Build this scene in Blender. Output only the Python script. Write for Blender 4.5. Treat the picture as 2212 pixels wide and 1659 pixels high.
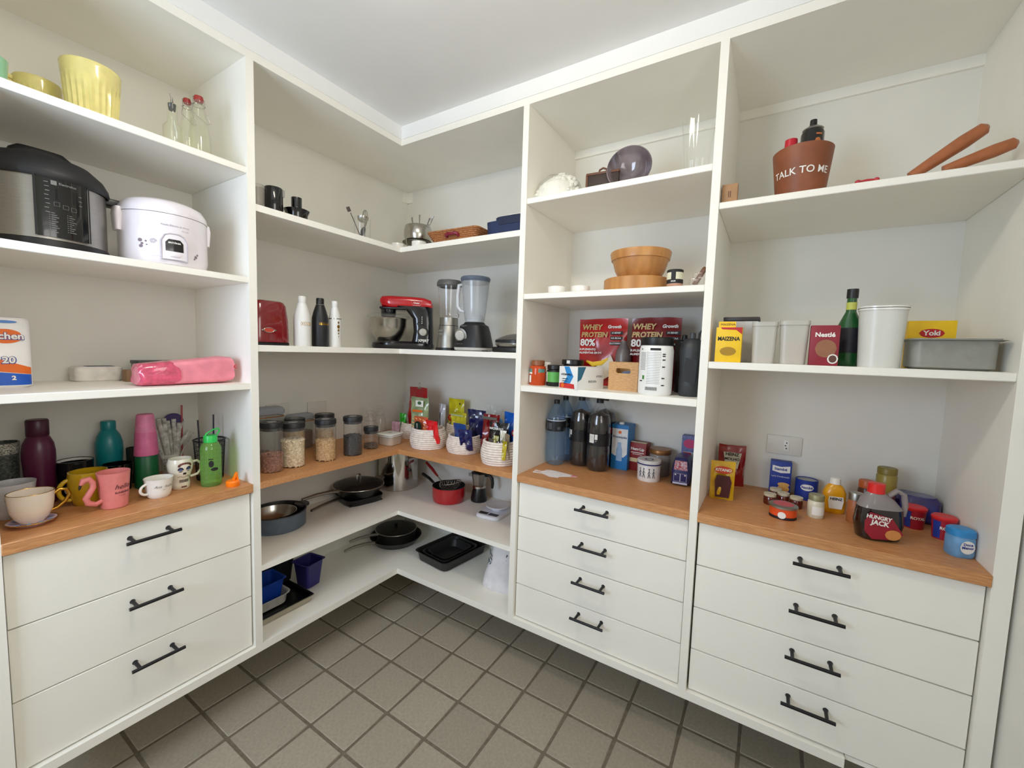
import bpy, bmesh, math, random
from mathutils import Matrix, Vector
for o in list(bpy.data.objects): bpy.data.objects.remove(o, do_unlink=True)
SC = bpy.context.scene
COL = SC.collection
PI = math.pi
# ---------------------------------------------------------------- camera
CAM = Vector((2.1091, -1.9998, 1.4179)); YAW, PITCH, ROLL, FPX = .5554, -.0789, .0315, 900.06
fw = Vector((-math.sin(YAW)*math.cos(PITCH), math.cos(YAW)*math.cos(PITCH), math.sin(PITCH)))
rt = Vector((math.cos(YAW), math.sin(YAW), 0)); up = rt.cross(fw)
r2 = math.cos(ROLL)*rt + math.sin(ROLL)*up; u2 = -math.sin(ROLL)*rt + math.cos(ROLL)*up
cd = bpy.data.cameras.new('camera'); co = bpy.data.objects.new('camera', cd); COL.objects.link(co)
cd.sensor_fit = 'HORIZONTAL'; cd.sensor_width = 36; cd.lens = FPX/2212*36; cd.clip_start = .02
m = Matrix.Identity(4)
for i in range(3): m[i][0] = r2[i]; m[i][1] = u2[i]; m[i][2] = -fw[i]; m[i][3] = CAM[i]
co.matrix_world = m; SC.camera = co
# ---------------------------------------------------------------- world, light, exposure
W = bpy.data.worlds.new('world'); SC.world = W; W.use_nodes = True
W.node_tree.nodes['Background'].inputs[0].default_value = (.62, .74, 1, 1)
W.node_tree.nodes['Background'].inputs[1].default_value = .6
SC.view_settings.view_transform = 'Standard'; SC.view_settings.look = 'None'
SC.view_settings.exposure = -.2; SC.view_settings.gamma = 1; SC.view_settings.use_curve_mapping = False
SC.cycles.max_bounces = 12; SC.cycles.diffuse_bounces = 7; SC.cycles.transparent_max_bounces = 20
LAMP_STRENGTH = 31; LAMP_X0, LAMP_X1, LAMP_Y, LAMP_Z = 1.12, 1.72, -1.42, 2.41; LAMP_RGB = (255, 246, 228)
DAY = bpy.data.lights.new('daylight', 'AREA'); DAY.shape = 'RECTANGLE'; DAY.size = .78; DAY.size_y = .9
DAY.energy = 30; DAY.color = (.66, .80, 1)
dob = bpy.data.objects.new('daylight', DAY); COL.objects.link(dob)
dob.location = (1.0, -2.98, 1.58); dob.rotation_euler = (PI/2, 0, 0)
FILL = bpy.data.lights.new('fill_light', 'AREA'); FILL.shape = 'RECTANGLE'; FILL.size = .85; FILL.size_y = .75      # added fill for the left walls, through an invented opening on the right
FILL.energy = 11; FILL.color = (1, .95, .87)
hob = bpy.data.objects.new('fill_light', FILL); COL.objects.link(hob)
hob.location = (2.80, -1.75, 1.72); hob.rotation_euler = (PI/2, 0, PI/2)
# ---------------------------------------------------------------- materials
def lin(c):
    return tuple(((x/255)/12.92 if x/255 <= .04045 else ((x/255+.055)/1.055)**2.4) for x in c)
MATS = {}
def mat(name, rgb, rough=.5, metal=0, var=.06, scale=40, bump=0, bscale=200, trans=0, coat=0, emit=0, sss=0, stretch=None, rgb2=None):
    if name in MATS: return MATS[name]
    m = bpy.data.materials.new(name); m.use_nodes = True; nt = m.node_tree; b = nt.nodes['Principled BSDF']
    b.inputs['Roughness'].default_value = rough; b.inputs['Metallic'].default_value = metal
    b.inputs['Transmission Weight'].default_value = trans; b.inputs['Coat Weight'].default_value = coat
    tc = nt.nodes.new('ShaderNodeTexCoord'); mp = nt.nodes.new('ShaderNodeMapping')
    nt.links.new(tc.outputs['Object'], mp.inputs[0])
    if stretch: mp.inputs['Scale'].default_value = stretch
    n = nt.nodes.new('ShaderNodeTexNoise'); n.inputs['Scale'].default_value = scale; n.inputs['Detail'].default_value = 2 if scale < 100 else 1
    nt.links.new(mp.outputs[0], n.inputs['Vector'])
    r = nt.nodes.new('ShaderNodeValToRGB'); c = lin(rgb); c2 = lin(rgb2) if rgb2 else tuple(x*(1-var*2) for x in c)
    r.color_ramp.elements[0].position = .3; r.color_ramp.elements[1].position = .7
    r.color_ramp.elements[0].color = (*c2, 1); r.color_ramp.elements[1].color = (*[min(1, x*(1+var*.5)) for x in c], 1)
    nt.links.new(n.outputs['Fac'], r.inputs[0]); nt.links.new(r.outputs[0], b.inputs['Base Color'])
    if bump:
        n2 = nt.nodes.new('ShaderNodeTexNoise'); n2.inputs['Scale'].default_value = bscale
        nt.links.new(tc.outputs['Object'], n2.inputs['Vector'])
        bp = nt.nodes.new('ShaderNodeBump'); bp.inputs['Strength'].default_value = bump; bp.inputs['Distance'].default_value = .002
        nt.links.new(n2.outputs['Fac'], bp.inputs['Height']); nt.links.new(bp.outputs[0], b.inputs['Normal'])
    if emit:
        b.inputs['Emission Color'].default_value = (*c, 1); b.inputs['Emission Strength'].default_value = emit
    MATS[name] = m; return m
def glass(name, rgb=(235, 240, 238), clear=.9, rough=.03):
    """thin-walled glass or clear plastic: tinted see-through plus Fresnel reflection"""
    if name in MATS: return MATS[name]
    m = bpy.data.materials.new(name); m.use_nodes = True; nt = m.node_tree; nt.nodes.clear()
    out = nt.nodes.new('ShaderNodeOutputMaterial'); t = nt.nodes.new('ShaderNodeBsdfTransparent')
    g = nt.nodes.new('ShaderNodeBsdfGlossy'); g.inputs['Roughness'].default_value = rough
    d = nt.nodes.new('ShaderNodeBsdfDiffuse'); c = lin(rgb); d.inputs[0].default_value = (*c, 1)
    t.inputs[0].default_value = (*[min(1, x*1.02+.02) for x in c], 1)
    no = nt.nodes.new('ShaderNodeTexNoise'); no.inputs['Scale'].default_value = 30
    mr = nt.nodes.new('ShaderNodeMapRange'); mr.inputs[3].default_value = 1-clear-.02; mr.inputs[4].default_value = 1-clear+.02
    nt.links.new(no.outputs['Fac'], mr.inputs[0])
    lw = nt.nodes.new('ShaderNodeLayerWeight'); pw = nt.nodes.new('ShaderNodeMath'); pw.operation = 'POWER'; pw.inputs[1].default_value = 3.2
    ml = nt.nodes.new('ShaderNodeMath'); ml.operation = 'MULTIPLY_ADD'; ml.inputs[1].default_value = .42; ml.inputs[2].default_value = .035
    nt.links.new(lw.outputs['Facing'], pw.inputs[0]); nt.links.new(pw.outputs[0], ml.inputs[0]); fr = ml
    m1 = nt.nodes.new('ShaderNodeMixShader'); m2 = nt.nodes.new('ShaderNodeMixShader')
    nt.links.new(mr.outputs[0], m1.inputs[0]); nt.links.new(t.outputs[0], m1.inputs[1]); nt.links.new(d.outputs[0], m1.inputs[2])
    nt.links.new(fr.outputs[0], m2.inputs[0]); nt.links.new(m1.outputs[0], m2.inputs[1]); nt.links.new(g.outputs[0], m2.inputs[2])
    nt.links.new(m2.outputs[0], out.inputs[0]); MATS[name] = m; return m
WHITE = mat('white_laminate', (243, 240, 231), .45, var=.01, scale=8)
WALL = mat('wall_paint', (232, 230, 222), .9, var=.015, scale=6)
CEIL = mat('ceiling_paint', (238, 238, 236), .95, var=.01, scale=5)
BLACK = mat('black_plastic', (18, 18, 20), .4, var=.05)
GLOSSBLACK = mat('gloss_black', (10, 10, 12), .12, var=.02, coat=.5)
STEEL = mat('steel', (190, 186, 178), .22, 1, var=.03)
BRUSH = mat('brushed_steel', (168, 165, 158), .38, 1, var=.06, stretch=(1, 1, 30))
PORC = mat('porcelain', (236, 233, 226), .18, var=.01, coat=.3)
GOLD = mat('gold', (196, 150, 60), .25, 1, var=.03)
GLASS = glass('clear_glass', (252, 253, 251), .985)
PLAST = glass('clear_plastic', (246, 248, 247), .91, .12)
FROST = glass('frosted_plastic', (222, 220, 212), .42, .3)
INKW = mat('white_print', (238, 236, 230), .6, var=.01)
INKK = mat('black_print', (22, 22, 24), .6, var=.01)
INKG = mat('grey_print', (120, 120, 118), .6, var=.01)
RED = mat('red_print', (190, 24, 28), .5, var=.03)
BLUE = mat('blue_print', (26, 54, 150), .5, var=.03)
YEL = mat('yellow_print', (240, 196, 20), .5, var=.03)
ORA = mat('orange_print', (232, 110, 30), .5, var=.03)
GRN = mat('green_print', (70, 140, 60), .5, var=.03)
def wood(name, rgb, rgb2, stretch, rough=.45, scale=14):
    m = mat(name, rgb, rough, stretch=stretch, rgb2=rgb2, scale=scale, var=.05); return m
# ---------------------------------------------------------------- geometry as (verts, faces)
def lathe(prof, n=28, a0=0, a1=2*PI):
    V = []; F = []; full = abs(a1-a0-2*PI) < 1e-6; cols = n if full else n+1
    for r, z in prof:
        for i in range(cols):
            a = a0+(a1-a0)*i/n; V.append((max(r, 1e-5)*math.cos(a), max(r, 1e-5)*math.sin(a), z))
    for j in range(len(prof)-1):
        for i in range(n):
            k = (i+1) % cols if full else i+1
            F.append((j*cols+i, j*cols+k, (j+1)*cols+k, (j+1)*cols+i))
    return V, F
def loft(secs, n=32, cap=True):
    """secs: (z, rx, ry, exponent, ox, oy) superellipse rings"""
    V = []; F = []
    for s in secs:
        z, rx, ry, p = s[:4]; ox, oy = (s[4], s[5]) if len(s) > 5 else (0, 0)
        for i in range(n):
            a = 2*PI*(i+.5)/n; c, t = math.cos(a), math.sin(a)
            V.append((ox+rx*math.copysign(abs(c)**(2/p), c), oy+ry*math.copysign(abs(t)**(2/p), t), z))
    for j in range(len(secs)-1):
        for i in range(n):
            k = (i+1) % n; F.append((j*n+i, j*n+k, (j+1)*n+k, (j+1)*n+i))
    if cap:
        F.append(tuple(range(n-1, -1, -1))); b = (len(secs)-1)*n; F.append(tuple(range(b, b+n)))
    return V, F
def box(w, d, h, bev=0, seg=2):
    bm = bmesh.new(); bmesh.ops.create_cube(bm, size=1)
    for v in bm.verts: v.co = Vector((v.co.x*w, v.co.y*d, (v.co.z+.5)*h))
    if bev: bmesh.ops.bevel(bm, geom=bm.edges[:], offset=bev, segments=seg, profile=.5, affect='EDGES')
    bm.verts.index_update(); g = ([tuple(v.co) for v in bm.verts], [tuple(v.index for v in f.verts) for f in bm.faces]); bm.free(); return g
def slab(x0, x1, y0, y1, z0, z1, bev=0):
    return T(box(x1-x0, y1-y0, z1-z0, bev, 1), ((x0+x1)/2, (y0+y1)/2, z0))
def prism(poly, z0, z1):
    """polygon in xy (counter-clockwise) extruded in z"""
    n = len(poly); V = [(x, y, z0) for x, y in poly]+[(x, y, z1) for x, y in poly]
    F = [tuple(range(n-1, -1, -1)), tuple(range(n, 2*n))]+[(i, (i+1) % n, n+(i+1) % n, n+i) for i in range(n)]
    return V, F
def plate(poly, t, y=0):
    """polygon given in xz, standing upright, front face at y looking to -y, thickness t"""
    V, F = prism(poly, 0, t); return [(x, y+z, yy) for x, yy, z in V], [tuple(reversed(f)) for f in F]
def tube(path, r, n=10, closed=False, caps=True):
    P = [Vector(p) for p in path]; m = len(P); R = r if isinstance(r, (list, tuple)) else [r]*m
    V = []; F = []; prev = None
    for i, p in enumerate(P):
        if closed: t = (P[(i+1) % m]-P[i-1]).normalized()
        else: t = (P[min(i+1, m-1)]-P[max(i-1, 0)]).normalized()
        if prev is None:
            a = Vector((0, 0, 1)) if abs(t.z) < .9 else Vector((1, 0, 0)); u = t.cross(a).normalized()
        else: u = (prev-t*prev.dot(t)).normalized()
        prev = u; w = t.cross(u)
        for k in range(n):
            a = 2*PI*k/n; q = p+(u*math.cos(a)+w*math.sin(a))*R[i]; V.append(tuple(q))
    for i in range(m if closed else m-1):
        j = (i+1) % m
        for k in range(n): F.append((i*n+k, i*n+(k+1) % n, j*n+(k+1) % n, j*n+k))
    if caps and not closed: F.append(tuple(range(n-1, -1, -1))); F.append(tuple(range((m-1)*n, m*n)))
    return V, F
def arc(cx, cz, r, a0, a1, n=14, y=0, rz=None):
    return [(cx+r*math.cos(a0+(a1-a0)*i/n), y, cz+(rz or r)*math.sin(a0+(a1-a0)*i/n)) for i in range(n+1)]
def T(g, loc=(0, 0, 0), rot=(0, 0, 0), sc=(1, 1, 1)):
    mx = Matrix.Translation(loc) @ Matrix.Rotation(rot[2], 4, 'Z') @ Matrix.Rotation(rot[1], 4, 'Y') @ Matrix.Rotation(rot[0], 4, 'X') @ Matrix.Diagonal((*sc, 1))
    return [tuple(mx @ Vector(v)) for v in g[0]], g[1]
def J(*gs):
    V = []; F = []
    for g in gs:
        o = len(V); V += g[0]; F += [tuple(i+o for i in f) for f in g[1]]
    return V, F
def rot2(p, a): return (p[0]*math.cos(a)-p[1]*math.sin(a), p[0]*math.sin(a)+p[1]*math.cos(a))
def bend(g, R, cy=0, rfun=None):
    """wrap a flat print in the xz plane (looking to -y) round a vertical cylinder of radius R"""
    out = []
    for x, y, z in g[0]:
        rr = (rfun(z) if rfun else R); a = x/R; out.append(((rr-y)*math.sin(a), cy-(rr-y)*math.cos(a), z))
    return out, g[1]
def text(s, size, x=0, z=0, y=0, R=None, align='CENTER', bold=0, xs=1, shear=0, rfun=None, rotz=0):
    cu = bpy.data.curves.new('t', 'FONT'); cu.body = s; cu.size = size; cu.align_x = align; cu.align_y = 'CENTER'
    cu.offset = bold; cu.shear = shear; cu.resolution_u = 3
    ob = bpy.data.objects.new('t', cu); me = bpy.data.meshes.new_from_object(ob)
    V = []
    for v in me.vertices:
        a, b = rot2((v.co.x*xs, v.co.y), rotz); V.append((a+x, -.0004+y, b+z))
    F = [tuple(p.vertices) for p in me.polygons]
    bpy.data.objects.remove(ob); bpy.data.curves.remove(cu); bpy.data.meshes.remove(me)
    g = (V, F); return bend(g, R, rfun=rfun) if R else g
def rect(x0, x1, z0, z1, y=0, n=1):
    V = []; F = []
    for i in range(n+1):
        x = x0+(x1-x0)*i/n; V += [(x, y-.0002, z0), (x, y-.0002, z1)]
    for i in range(n): F.append((2*i, 2*i+2, 2*i+3, 2*i+1))
    return V, F
def disc(cx, cz, rx, rz, y=0, n=24):
    """strip-built filled ellipse, so that it can be bent"""
    V = []; F = []; m = n//2
    for i in range(m+1):
        t = -1+2*i/m; h = rz*math.sqrt(max(0, 1-t*t)); V += [(cx+rx*t, y-.0002, cz-h), (cx+rx*t, y-.0002, cz+h)]
    for i in range(m): F.append((2*i, 2*i+2, 2*i+3, 2*i+1))
    return V, F
def band(R, z0, z1, a0, a1, n=24, eps=.0005, R1=None):
    """patch on a cylinder; angle 0 looks to -y, positive to +x"""
    V = []; F = []; R1 = R1 or R
    for i in range(n+1):
        a = a0+(a1-a0)*i/n
        V += [((R+eps)*math.sin(a), -(R+eps)*math.cos(a), z0), ((R1+eps)*math.sin(a), -(R1+eps)*math.cos(a), z1)]
    for i in range(n): F.append((2*i, 2*i+2, 2*i+3, 2*i+1))
    return V, F
def blob(rx, ry, rz, n=10, m=6):
    pr = [(math.sin(PI*j/m), -math.cos(PI*j/m)) for j in range(m+1)]
    V, F = lathe(pr, n); return [(x*rx, y*ry, z*rz) for x, y, z in V], F
def bag(w, h, t, nx=12, nz=14, seal=.08, crumple=.004, seed=1, bottom=.5, pinch=0):
    """filled pouch standing upright: flat seal on top, bulging belly, fuller bottom"""
    rnd = random.Random(seed); V = []; F = []
    ph = [rnd.uniform(0, 6) for _ in range(6)]
    for side in (-1, 1):
        for j in range(nz+1):
            v = j/nz
            if v > 1-seal: b = .02
            else:
                q = v/(1-seal); b = (1-q**2.2)**.7*(bottom+(1-bottom)*min(1, q*5+.15)) if q < 1 else 0
            for i in range(nx+1):
                u = -1+2*i/nx; e = max(0, 1-abs(u)**2.6)**.6
                ww = w/2*(1-pinch*math.exp(-((v-.55)/.2)**2)-.03*b)
                cr = crumple*(math.sin(7*u+5*v+ph[0])+math.sin(11*v-4*u+ph[1])*.8+math.sin(17*u*v+ph[2])*.6)*e*min(1, b+.25)
                V.append((u*ww+cr*.4*math.sin(9*v+ph[3]), side*(t/2*b*e+.0006)+cr, v*h*(1-.012*abs(u)*math.sin(3*u+ph[4]))))
    o = (nx+1)*(nz+1)
    for s in (0, 1):
        for j in range(nz):
            for i in range(nx):
                a = s*o+j*(nx+1)+i; f = (a, a+1, a+nx+2, a+nx+1); F.append(f if s == 0 else tuple(reversed(f)))
    rim = [j*(nx+1) for j in range(nz+1)]
    for j in range(nz):
        a, b = j*(nx+1), (j+1)*(nx+1); F.append((a, b, b+o, a+o)); a += nx; b += nx; F.append((b, a, a+o, b+o))
    for i in range(nx):
        F.append((i+1, i, i+o, i+1+o)); a = nz*(nx+1)+i; F.append((a, a+1, a+1+o, a+o))
    return V, F
# ---------------------------------------------------------------- objects
def mesh_of(name, g, m):
    me = bpy.data.meshes.new(name); me.from_pydata(g[0], [], g[1]); me.update()
    if m: me.materials.append(m)
    me.shade_smooth(); me.set_sharp_from_angle(angle=math.radians(38)); return me
def part(name, g, m, parent=None, loc=(0, 0, 0), rot=(0, 0, 0), label=None, kind=None):
    o = bpy.data.objects.new(name, mesh_of(name, g, m) if isinstance(g, tuple) else g); COL.objects.link(o)
    o.location = loc; o.rotation_euler = rot; o.parent = parent
    if label: o['label'] = label
    if kind: o['kind'] = kind
    return o
def struct(name, g, m): return part(name, g, m, kind='structure')
def tag(o, label, cat, group=None, kind=None):
    o['label'] = label; o['category'] = cat
    if group: o['group'] = group
    if kind: o['kind'] = kind
    return o
def thing(name, label, cat, loc=(0, 0, 0), rz=0, group=None, rot=None):
    o = bpy.data.objects.new(name, None); COL.objects.link(o); o.empty_display_size = .05
    o.location = loc; o.rotation_euler = rot or (0, 0, rz); return tag(o, label, cat, group)
def solo(name, g, m, label, cat, loc, rz=0, group=None, rot=None):
    return tag(part(name, g, m, None, loc, rot or (0, 0, rz)), label, cat, group)
def dup(root, loc, rz=None, label=None):
    r = root.copy(); COL.objects.link(r); r.location = loc
    if rz is not None: r.rotation_euler = (0, 0, rz)
    if label: r['label'] = label
    for ch in list(root.children):
        c = ch.copy(); COL.objects.link(c); c.parent = r
        for gch in list(ch.children):
            d = gch.copy(); COL.objects.link(d); d.parent = c
    return r
L90 = PI/2          # things on the left run look to +x
# ================================================================ the room
D = .5; BX = .0614; BY = -.0335; D1A, D1B = -1.188, -1.2145; D2A, D2B = 1.1935, 1.2197; D3A, D3B = 1.9059, 1.9312
XR = 2.6152; XW = 2.662; YL = -1.8133; YF = -2.9; ZT = 2.401; ZC = 2.490
struct('wall_left', slab(BX-.1, BX, YF-.1, BY+.1, 0, ZC), WALL)
struct('wall_back', slab(BX, XW+.1, BY, BY+.1, 0, ZC), WALL)
struct('wall_right', J(slab(XW, XW+.1, -1.3, BY, 0, ZC), slab(XW, XW+.1, YF-.1, -2.2, 0, ZC), slab(XW, XW+.1, -2.2, -1.3, 2.12, ZC), slab(XW, XW+.1, -2.2, -1.3, 0, 1.32)), WALL)
wf = J(slab(BX, .6, YF-.1, YF, 0, ZC), slab(1.4, XW, YF-.1, YF, 0, ZC), slab(.6, 1.4, YF-.1, YF, 2.05, ZC), slab(.6, 1.4, YF-.1, YF, 0, 1.1))
struct('wall_front', wf, WALL)
w1 = struct('window_1', J(slab(.54, .6, YF, YF+.015, 1.04, 2.11), slab(1.4, 1.46, YF, YF+.015, 1.04, 2.11), slab(.6, 1.4, YF, YF+.015, 2.05, 2.11), slab(.6, 1.4, YF, YF+.03, 1.04, 1.1)), WHITE)
part('mullion', slab(.985, 1.015, YF-.06, YF-.03, 1.1, 2.05), WHITE, w1)
w2 = struct('window_2', J(slab(XW-.015, XW, -2.26, -2.2, 1.26, 2.18), slab(XW-.015, XW, -1.3, -1.24, 1.26, 2.18), slab(XW-.015, XW, -2.2, -1.3, 2.12, 2.18), slab(XW-.03, XW, -2.2, -1.3, 1.26, 1.32)), WHITE)  # unseen window, added as an opening for the fill on the left walls
part('mullion', slab(XW+.03, XW+.06, -1.765, -1.735, 1.32, 2.12), WHITE, w2)
struct('ceiling', slab(BX-.1, XW+.1, YF-.1, BY+.1, ZC, ZC+.08), CEIL)
GROUT = mat('grout', (116, 106, 90), .95, var=.12, scale=60, bump=.3)
floor = struct('floor', slab(BX-.1, XW+.1, YF-.1, BY+.1, -.06, -.0025), GROUT)
TILE = mat('floor_tile', (164, 155, 139), .62, var=.07, scale=90, bump=.35, bscale=260)
nt = TILE.node_tree; oi = nt.nodes.new('ShaderNodeObjectInfo'); hs = nt.nodes.new('ShaderNodeHueSaturation')
mr = nt.nodes.new('ShaderNodeMapRange'); mr.inputs[3].default_value = .9; mr.inputs[4].default_value = 1.08
nt.links.new(oi.outputs['Random'], mr.inputs[0]); nt.links.new(mr.outputs[0], hs.inputs['Value'])
bs = nt.nodes['Principled BSDF']; src = bs.inputs['Base Color'].links[0].from_socket
nt.links.new(src, hs.inputs['Color']); nt.links.new(hs.outputs[0], bs.inputs['Base Color'])
TP = .195; OX, OY = .3465, -.3625; GW = .0045
def tile_geo(x0, x1, y0, y1):
    return J(T(box(x1-x0, y1-y0, .012, .0035, 1), (0, 0, -.012)))
full = None
for i in range(-2, 13):
    for j in range(-2, 14):
        x0, x1 = OX+i*TP+GW, OX+(i+1)*TP-GW; y1, y0 = OY-j*TP-GW, OY-(j+1)*TP+GW
        cx0, cx1, cy0, cy1 = max(x0, BX), min(x1, XW), max(y0, YF), min(y1, BY)
        if cx1-cx0 < .02 or cy1-cy0 < .02: continue
        whole = (cx0, cx1, cy0, cy1) == (x0, x1, y0, y1)
        if whole and full: me = full
        else:
            me = mesh_of('tile', tile_geo(cx0, cx1, cy0, cy1), TILE)
            if whole: full = me
        part('tile', me, None, floor, ((cx0+cx1)/2, (cy0+cy1)/2, 0))
# ---------------------------------------------------------------- lamp
t = thing('ceiling_light', 'slim white rectangular ceiling lamp with a glowing lower face', 'lamp', ((LAMP_X0+LAMP_X1)/2, LAMP_Y, ZC))
LW = LAMP_X1-LAMP_X0
part('housing', T(box(LW+.03, .17, .02, .004), (0, 0, -.02)), WHITE, t)
dh = ZC-LAMP_Z-.02
part('diffuser', loft([(LAMP_Z-ZC, LW/2-.05, .035, 4), (LAMP_Z-ZC+.012, LW/2-.02, .058, 4), (LAMP_Z-ZC+dh*.5, LW/2-.005, .07, 4), (-.02, LW/2, .075, 4)], 32), mat('lamp_glow', LAMP_RGB, emit=LAMP_STRENGTH), t)
# ---------------------------------------------------------------- built-in shelving
def Lpoly(s, tt, inset=0, wall=0):
    d = D-inset
    return [(BX+wall, s), (d, s), (d, -d), (tt, -d), (tt, BY-wall), (BX+wall, BY-wall)]
HANDLE = mat('black_metal', (24, 24, 28), .38, .3, var=.05)
hm = mesh_of('handle', J(tube([(-.0675, -.045, 0), (.0675, -.045, 0)], .0052, 12), *[tube([(sx*.0475, 0, 0), (sx*.0475, -.006, 0), (sx*.0475, -.045, 0)], [.0075, .005, .005], 12) for sx in (-1, 1)]), HANDLE)
def drawers(parent, w, cx, zs, rz, front):
    """zs: z limits from the top; drawer fronts in the thing's own frame"""
    for k in range(len(zs)-1):
        g = T(box(w, .018, zs[k]-zs[k+1]-.0035, .0012, 1), (0, .009, 0))
        d = part('drawer', g, WHITE, parent, (cx, front, zs[k+1]+.00175))
        part('handle', hm, None, d, (HX-cx if HX is not None else 0, 0, HZ[k]-zs[k+1]-.00175), label='black bar handle')
unitL = thing('shelf_cabinet', 'white shelf cabinet with three drawers at the left end of the shelving', 'cabinet', (D, 0, 0), L90)
# own frame of the left run: local x = world y, local y = -(world x - D)
part('side_panel', slab(YL-.027, YL, 0, D-BX, .252, ZT), WHITE, unitL)
for z0, z1 in ((2.011, 2.034), (1.631, 1.653), (1.247, 1.270)):
    part('shelf', slab(YL, D1B, .004, D-BX, z0, z1, .002), WHITE, unitL)
HX, HZ = -1.516, (.812, .610, .411)
drawers(unitL, -1.2195-(-1.8100), (-1.2195-1.8100)/2, (.8585, .657, .455, .2555), 0, .015)
corner = thing('corner_shelving', 'white L-shaped open shelving filling the room corner', 'shelving', (D, -D, 0))
part('side_panel', slab(BX-D, 0, D1B+D, D1A+D, .252, ZT), WHITE, corner)
part('side_panel', slab(D2A-D, D2B-D, 0, BY+D, .252, ZT), WHITE, corner)
for z0, z1 in ((1.892, 1.916), (1.387, 1.411), (.5435, .565)):
    part('shelf', T(prism(Lpoly(D1A, D2A, .002), z0, z1), (-D, D, 0)), WHITE, corner)
unitM = thing('shelf_cabinet', 'white shelf cabinet with four drawers next to the corner shelving', 'cabinet', (0, -D, 0))
part('side_panel', slab(D3A, D3B, 0, BY+D, .252, ZT), WHITE, unitM)
for z0, z1 in ((2.014, 2.037), (1.632, 1.655), (1.250, 1.276)):
    part('shelf', slab(D2B, D3A, .003, BY+D, z0, z1, .002), WHITE, unitM)
HX, HZ = 1.566, (.8145, .665, .520, .373)
DZ4 = (.8585, .7075, .557, .4055, .2555)
drawers(unitM, 1.9025-1.2235, (1.9025+1.2235)/2, DZ4, 0, .015)
unitR = thing('shelf_cabinet', 'white shelf cabinet with four drawers at the right end by the wall', 'cabinet', (0, -D, 0))
part('side_panel', slab(XR, XR+.038, 0, BY+D, 0, ZT), WHITE, unitR)
for z0, z1 in ((1.889, 1.910), (1.381, 1.404)):
    part('shelf', slab(D3B, XR, .003, BY+D, z0, z1, .002), WHITE, unitR)
part('bottom_panel', slab(2.372, XR, .02, BY+D, .2375, .2525), WHITE, unitR)
HX, HZ = 2.270, (.814, .6655, .5185, .3685)
drawers(unitR, 2.6115-1.9365, (2.6115+1.9365)/2, DZ4, 0, .015)
# long boards
def Lfull(s, tt, inset, wall=0): return Lpoly(s, tt, inset, wall)
solo('base_board', prism(Lfull(YL-.027, 2.37, 0), .223, .252), WHITE, 'long white L-shaped board carrying all the shelving just above the floor', 'board', (0, 0, 0))
solo('top_board', prism(Lfull(YL-.027, XR+.038, 0), ZT, ZT+.028), WHITE, 'white L-shaped top board of the shelving under the ceiling', 'board', (0, 0, 0))
dd = D+.003
struct('trim_2', prism([(D-.03, YL-.027), (dd, YL-.027), (dd, -dd), (XW, -dd), (XW, -D+.03), (D-.03, -D+.03)], ZT+.028, ZC), CEIL)
OAKL = wood('oak_left', (206, 150, 98), (178, 120, 74), (26, 2.2, 26))
OAKR = wood('oak_right', (206, 150, 98), (178, 120, 74), (2.2, 26, 26))
fr = D+.004
solo('worktop', slab(BX, fr, YL, D1B, .863, .894, .0015), OAKL, 'oak worktop over the three drawers on the left, crowded with mugs', 'worktop', (0, 0, 0))
solo('worktop', prism([(BX, D1A), (D, D1A), (D, -D), (D2A, -D), (D2A, BY), (BX, BY)], .868, .893), OAKR, 'L-shaped oak worktop in the corner, holding jars and rope baskets', 'worktop', (0, 0, 0))
solo('worktop', slab(D2B, D3A, -fr, BY, .863, .893, .0015), OAKR, 'oak worktop with the large soft drink bottles', 'worktop', (0, 0, 0))
solo('worktop', slab(D3B, XR, -fr, BY, .863, .894, .0015), OAKR, 'oak worktop at the far right with sauces and the syrup jug', 'worktop', (0, 0, 0))
# battens under the top board and small fittings
struct('trim_3', J(slab(D2B, D3A, BY-.012, BY, ZT-.035, ZT), slab(D3B, XR, BY-.012, BY, ZT-.035, ZT)), WHITE)
solo('corner_bracket', J(slab(BX, BX+.045, BY-.006, BY, 2.335, 2.40), slab(BX, BX+.006, BY-.045, BY, 2.335, 2.40)), WHITE, 'small white plastic bracket high in the wall corner', 'bracket', (0, 0, 0))
def wallplate(x, y, z, w, h, rz, label, sock):
    t = thing('wall_plate', label, 'wall plate', (x, y, z), rz)
    part('plate', T(box(w, .008, h, .003), (0, -.004, -h/2)), mat('plate_plastic', (222, 219, 210), .4, var=.01), t)
    if sock:
        s = part('socket', T(box(.02, .004, .044, .002), (0.008, -.009, -.022)), mat('socket_white', (232, 230, 224), .3, var=.01), t)
        part('pin_hole', J(*[T(lathe([(0, 0), (.0024, 0), (.0024, .001)], 10), (.008+dx, -.0112, dz), (PI/2, 0, 0)) for dx, dz in ((0, .011), (-.0035, 0), (0, -.011))]), INKK, s)
wallplate(2.172, BY, 1.079, .117, .075, 0, 'white wall socket with three pin holes above the right worktop', True)
wallplate(BX, -.671, 1.068, .112, .098, L90, 'blank white wall plate behind the oat jar', False)
wallplate(BX, -.88, 1.08, .113, .09, L90, 'blank white wall plate behind the clear food box', False)
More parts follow.
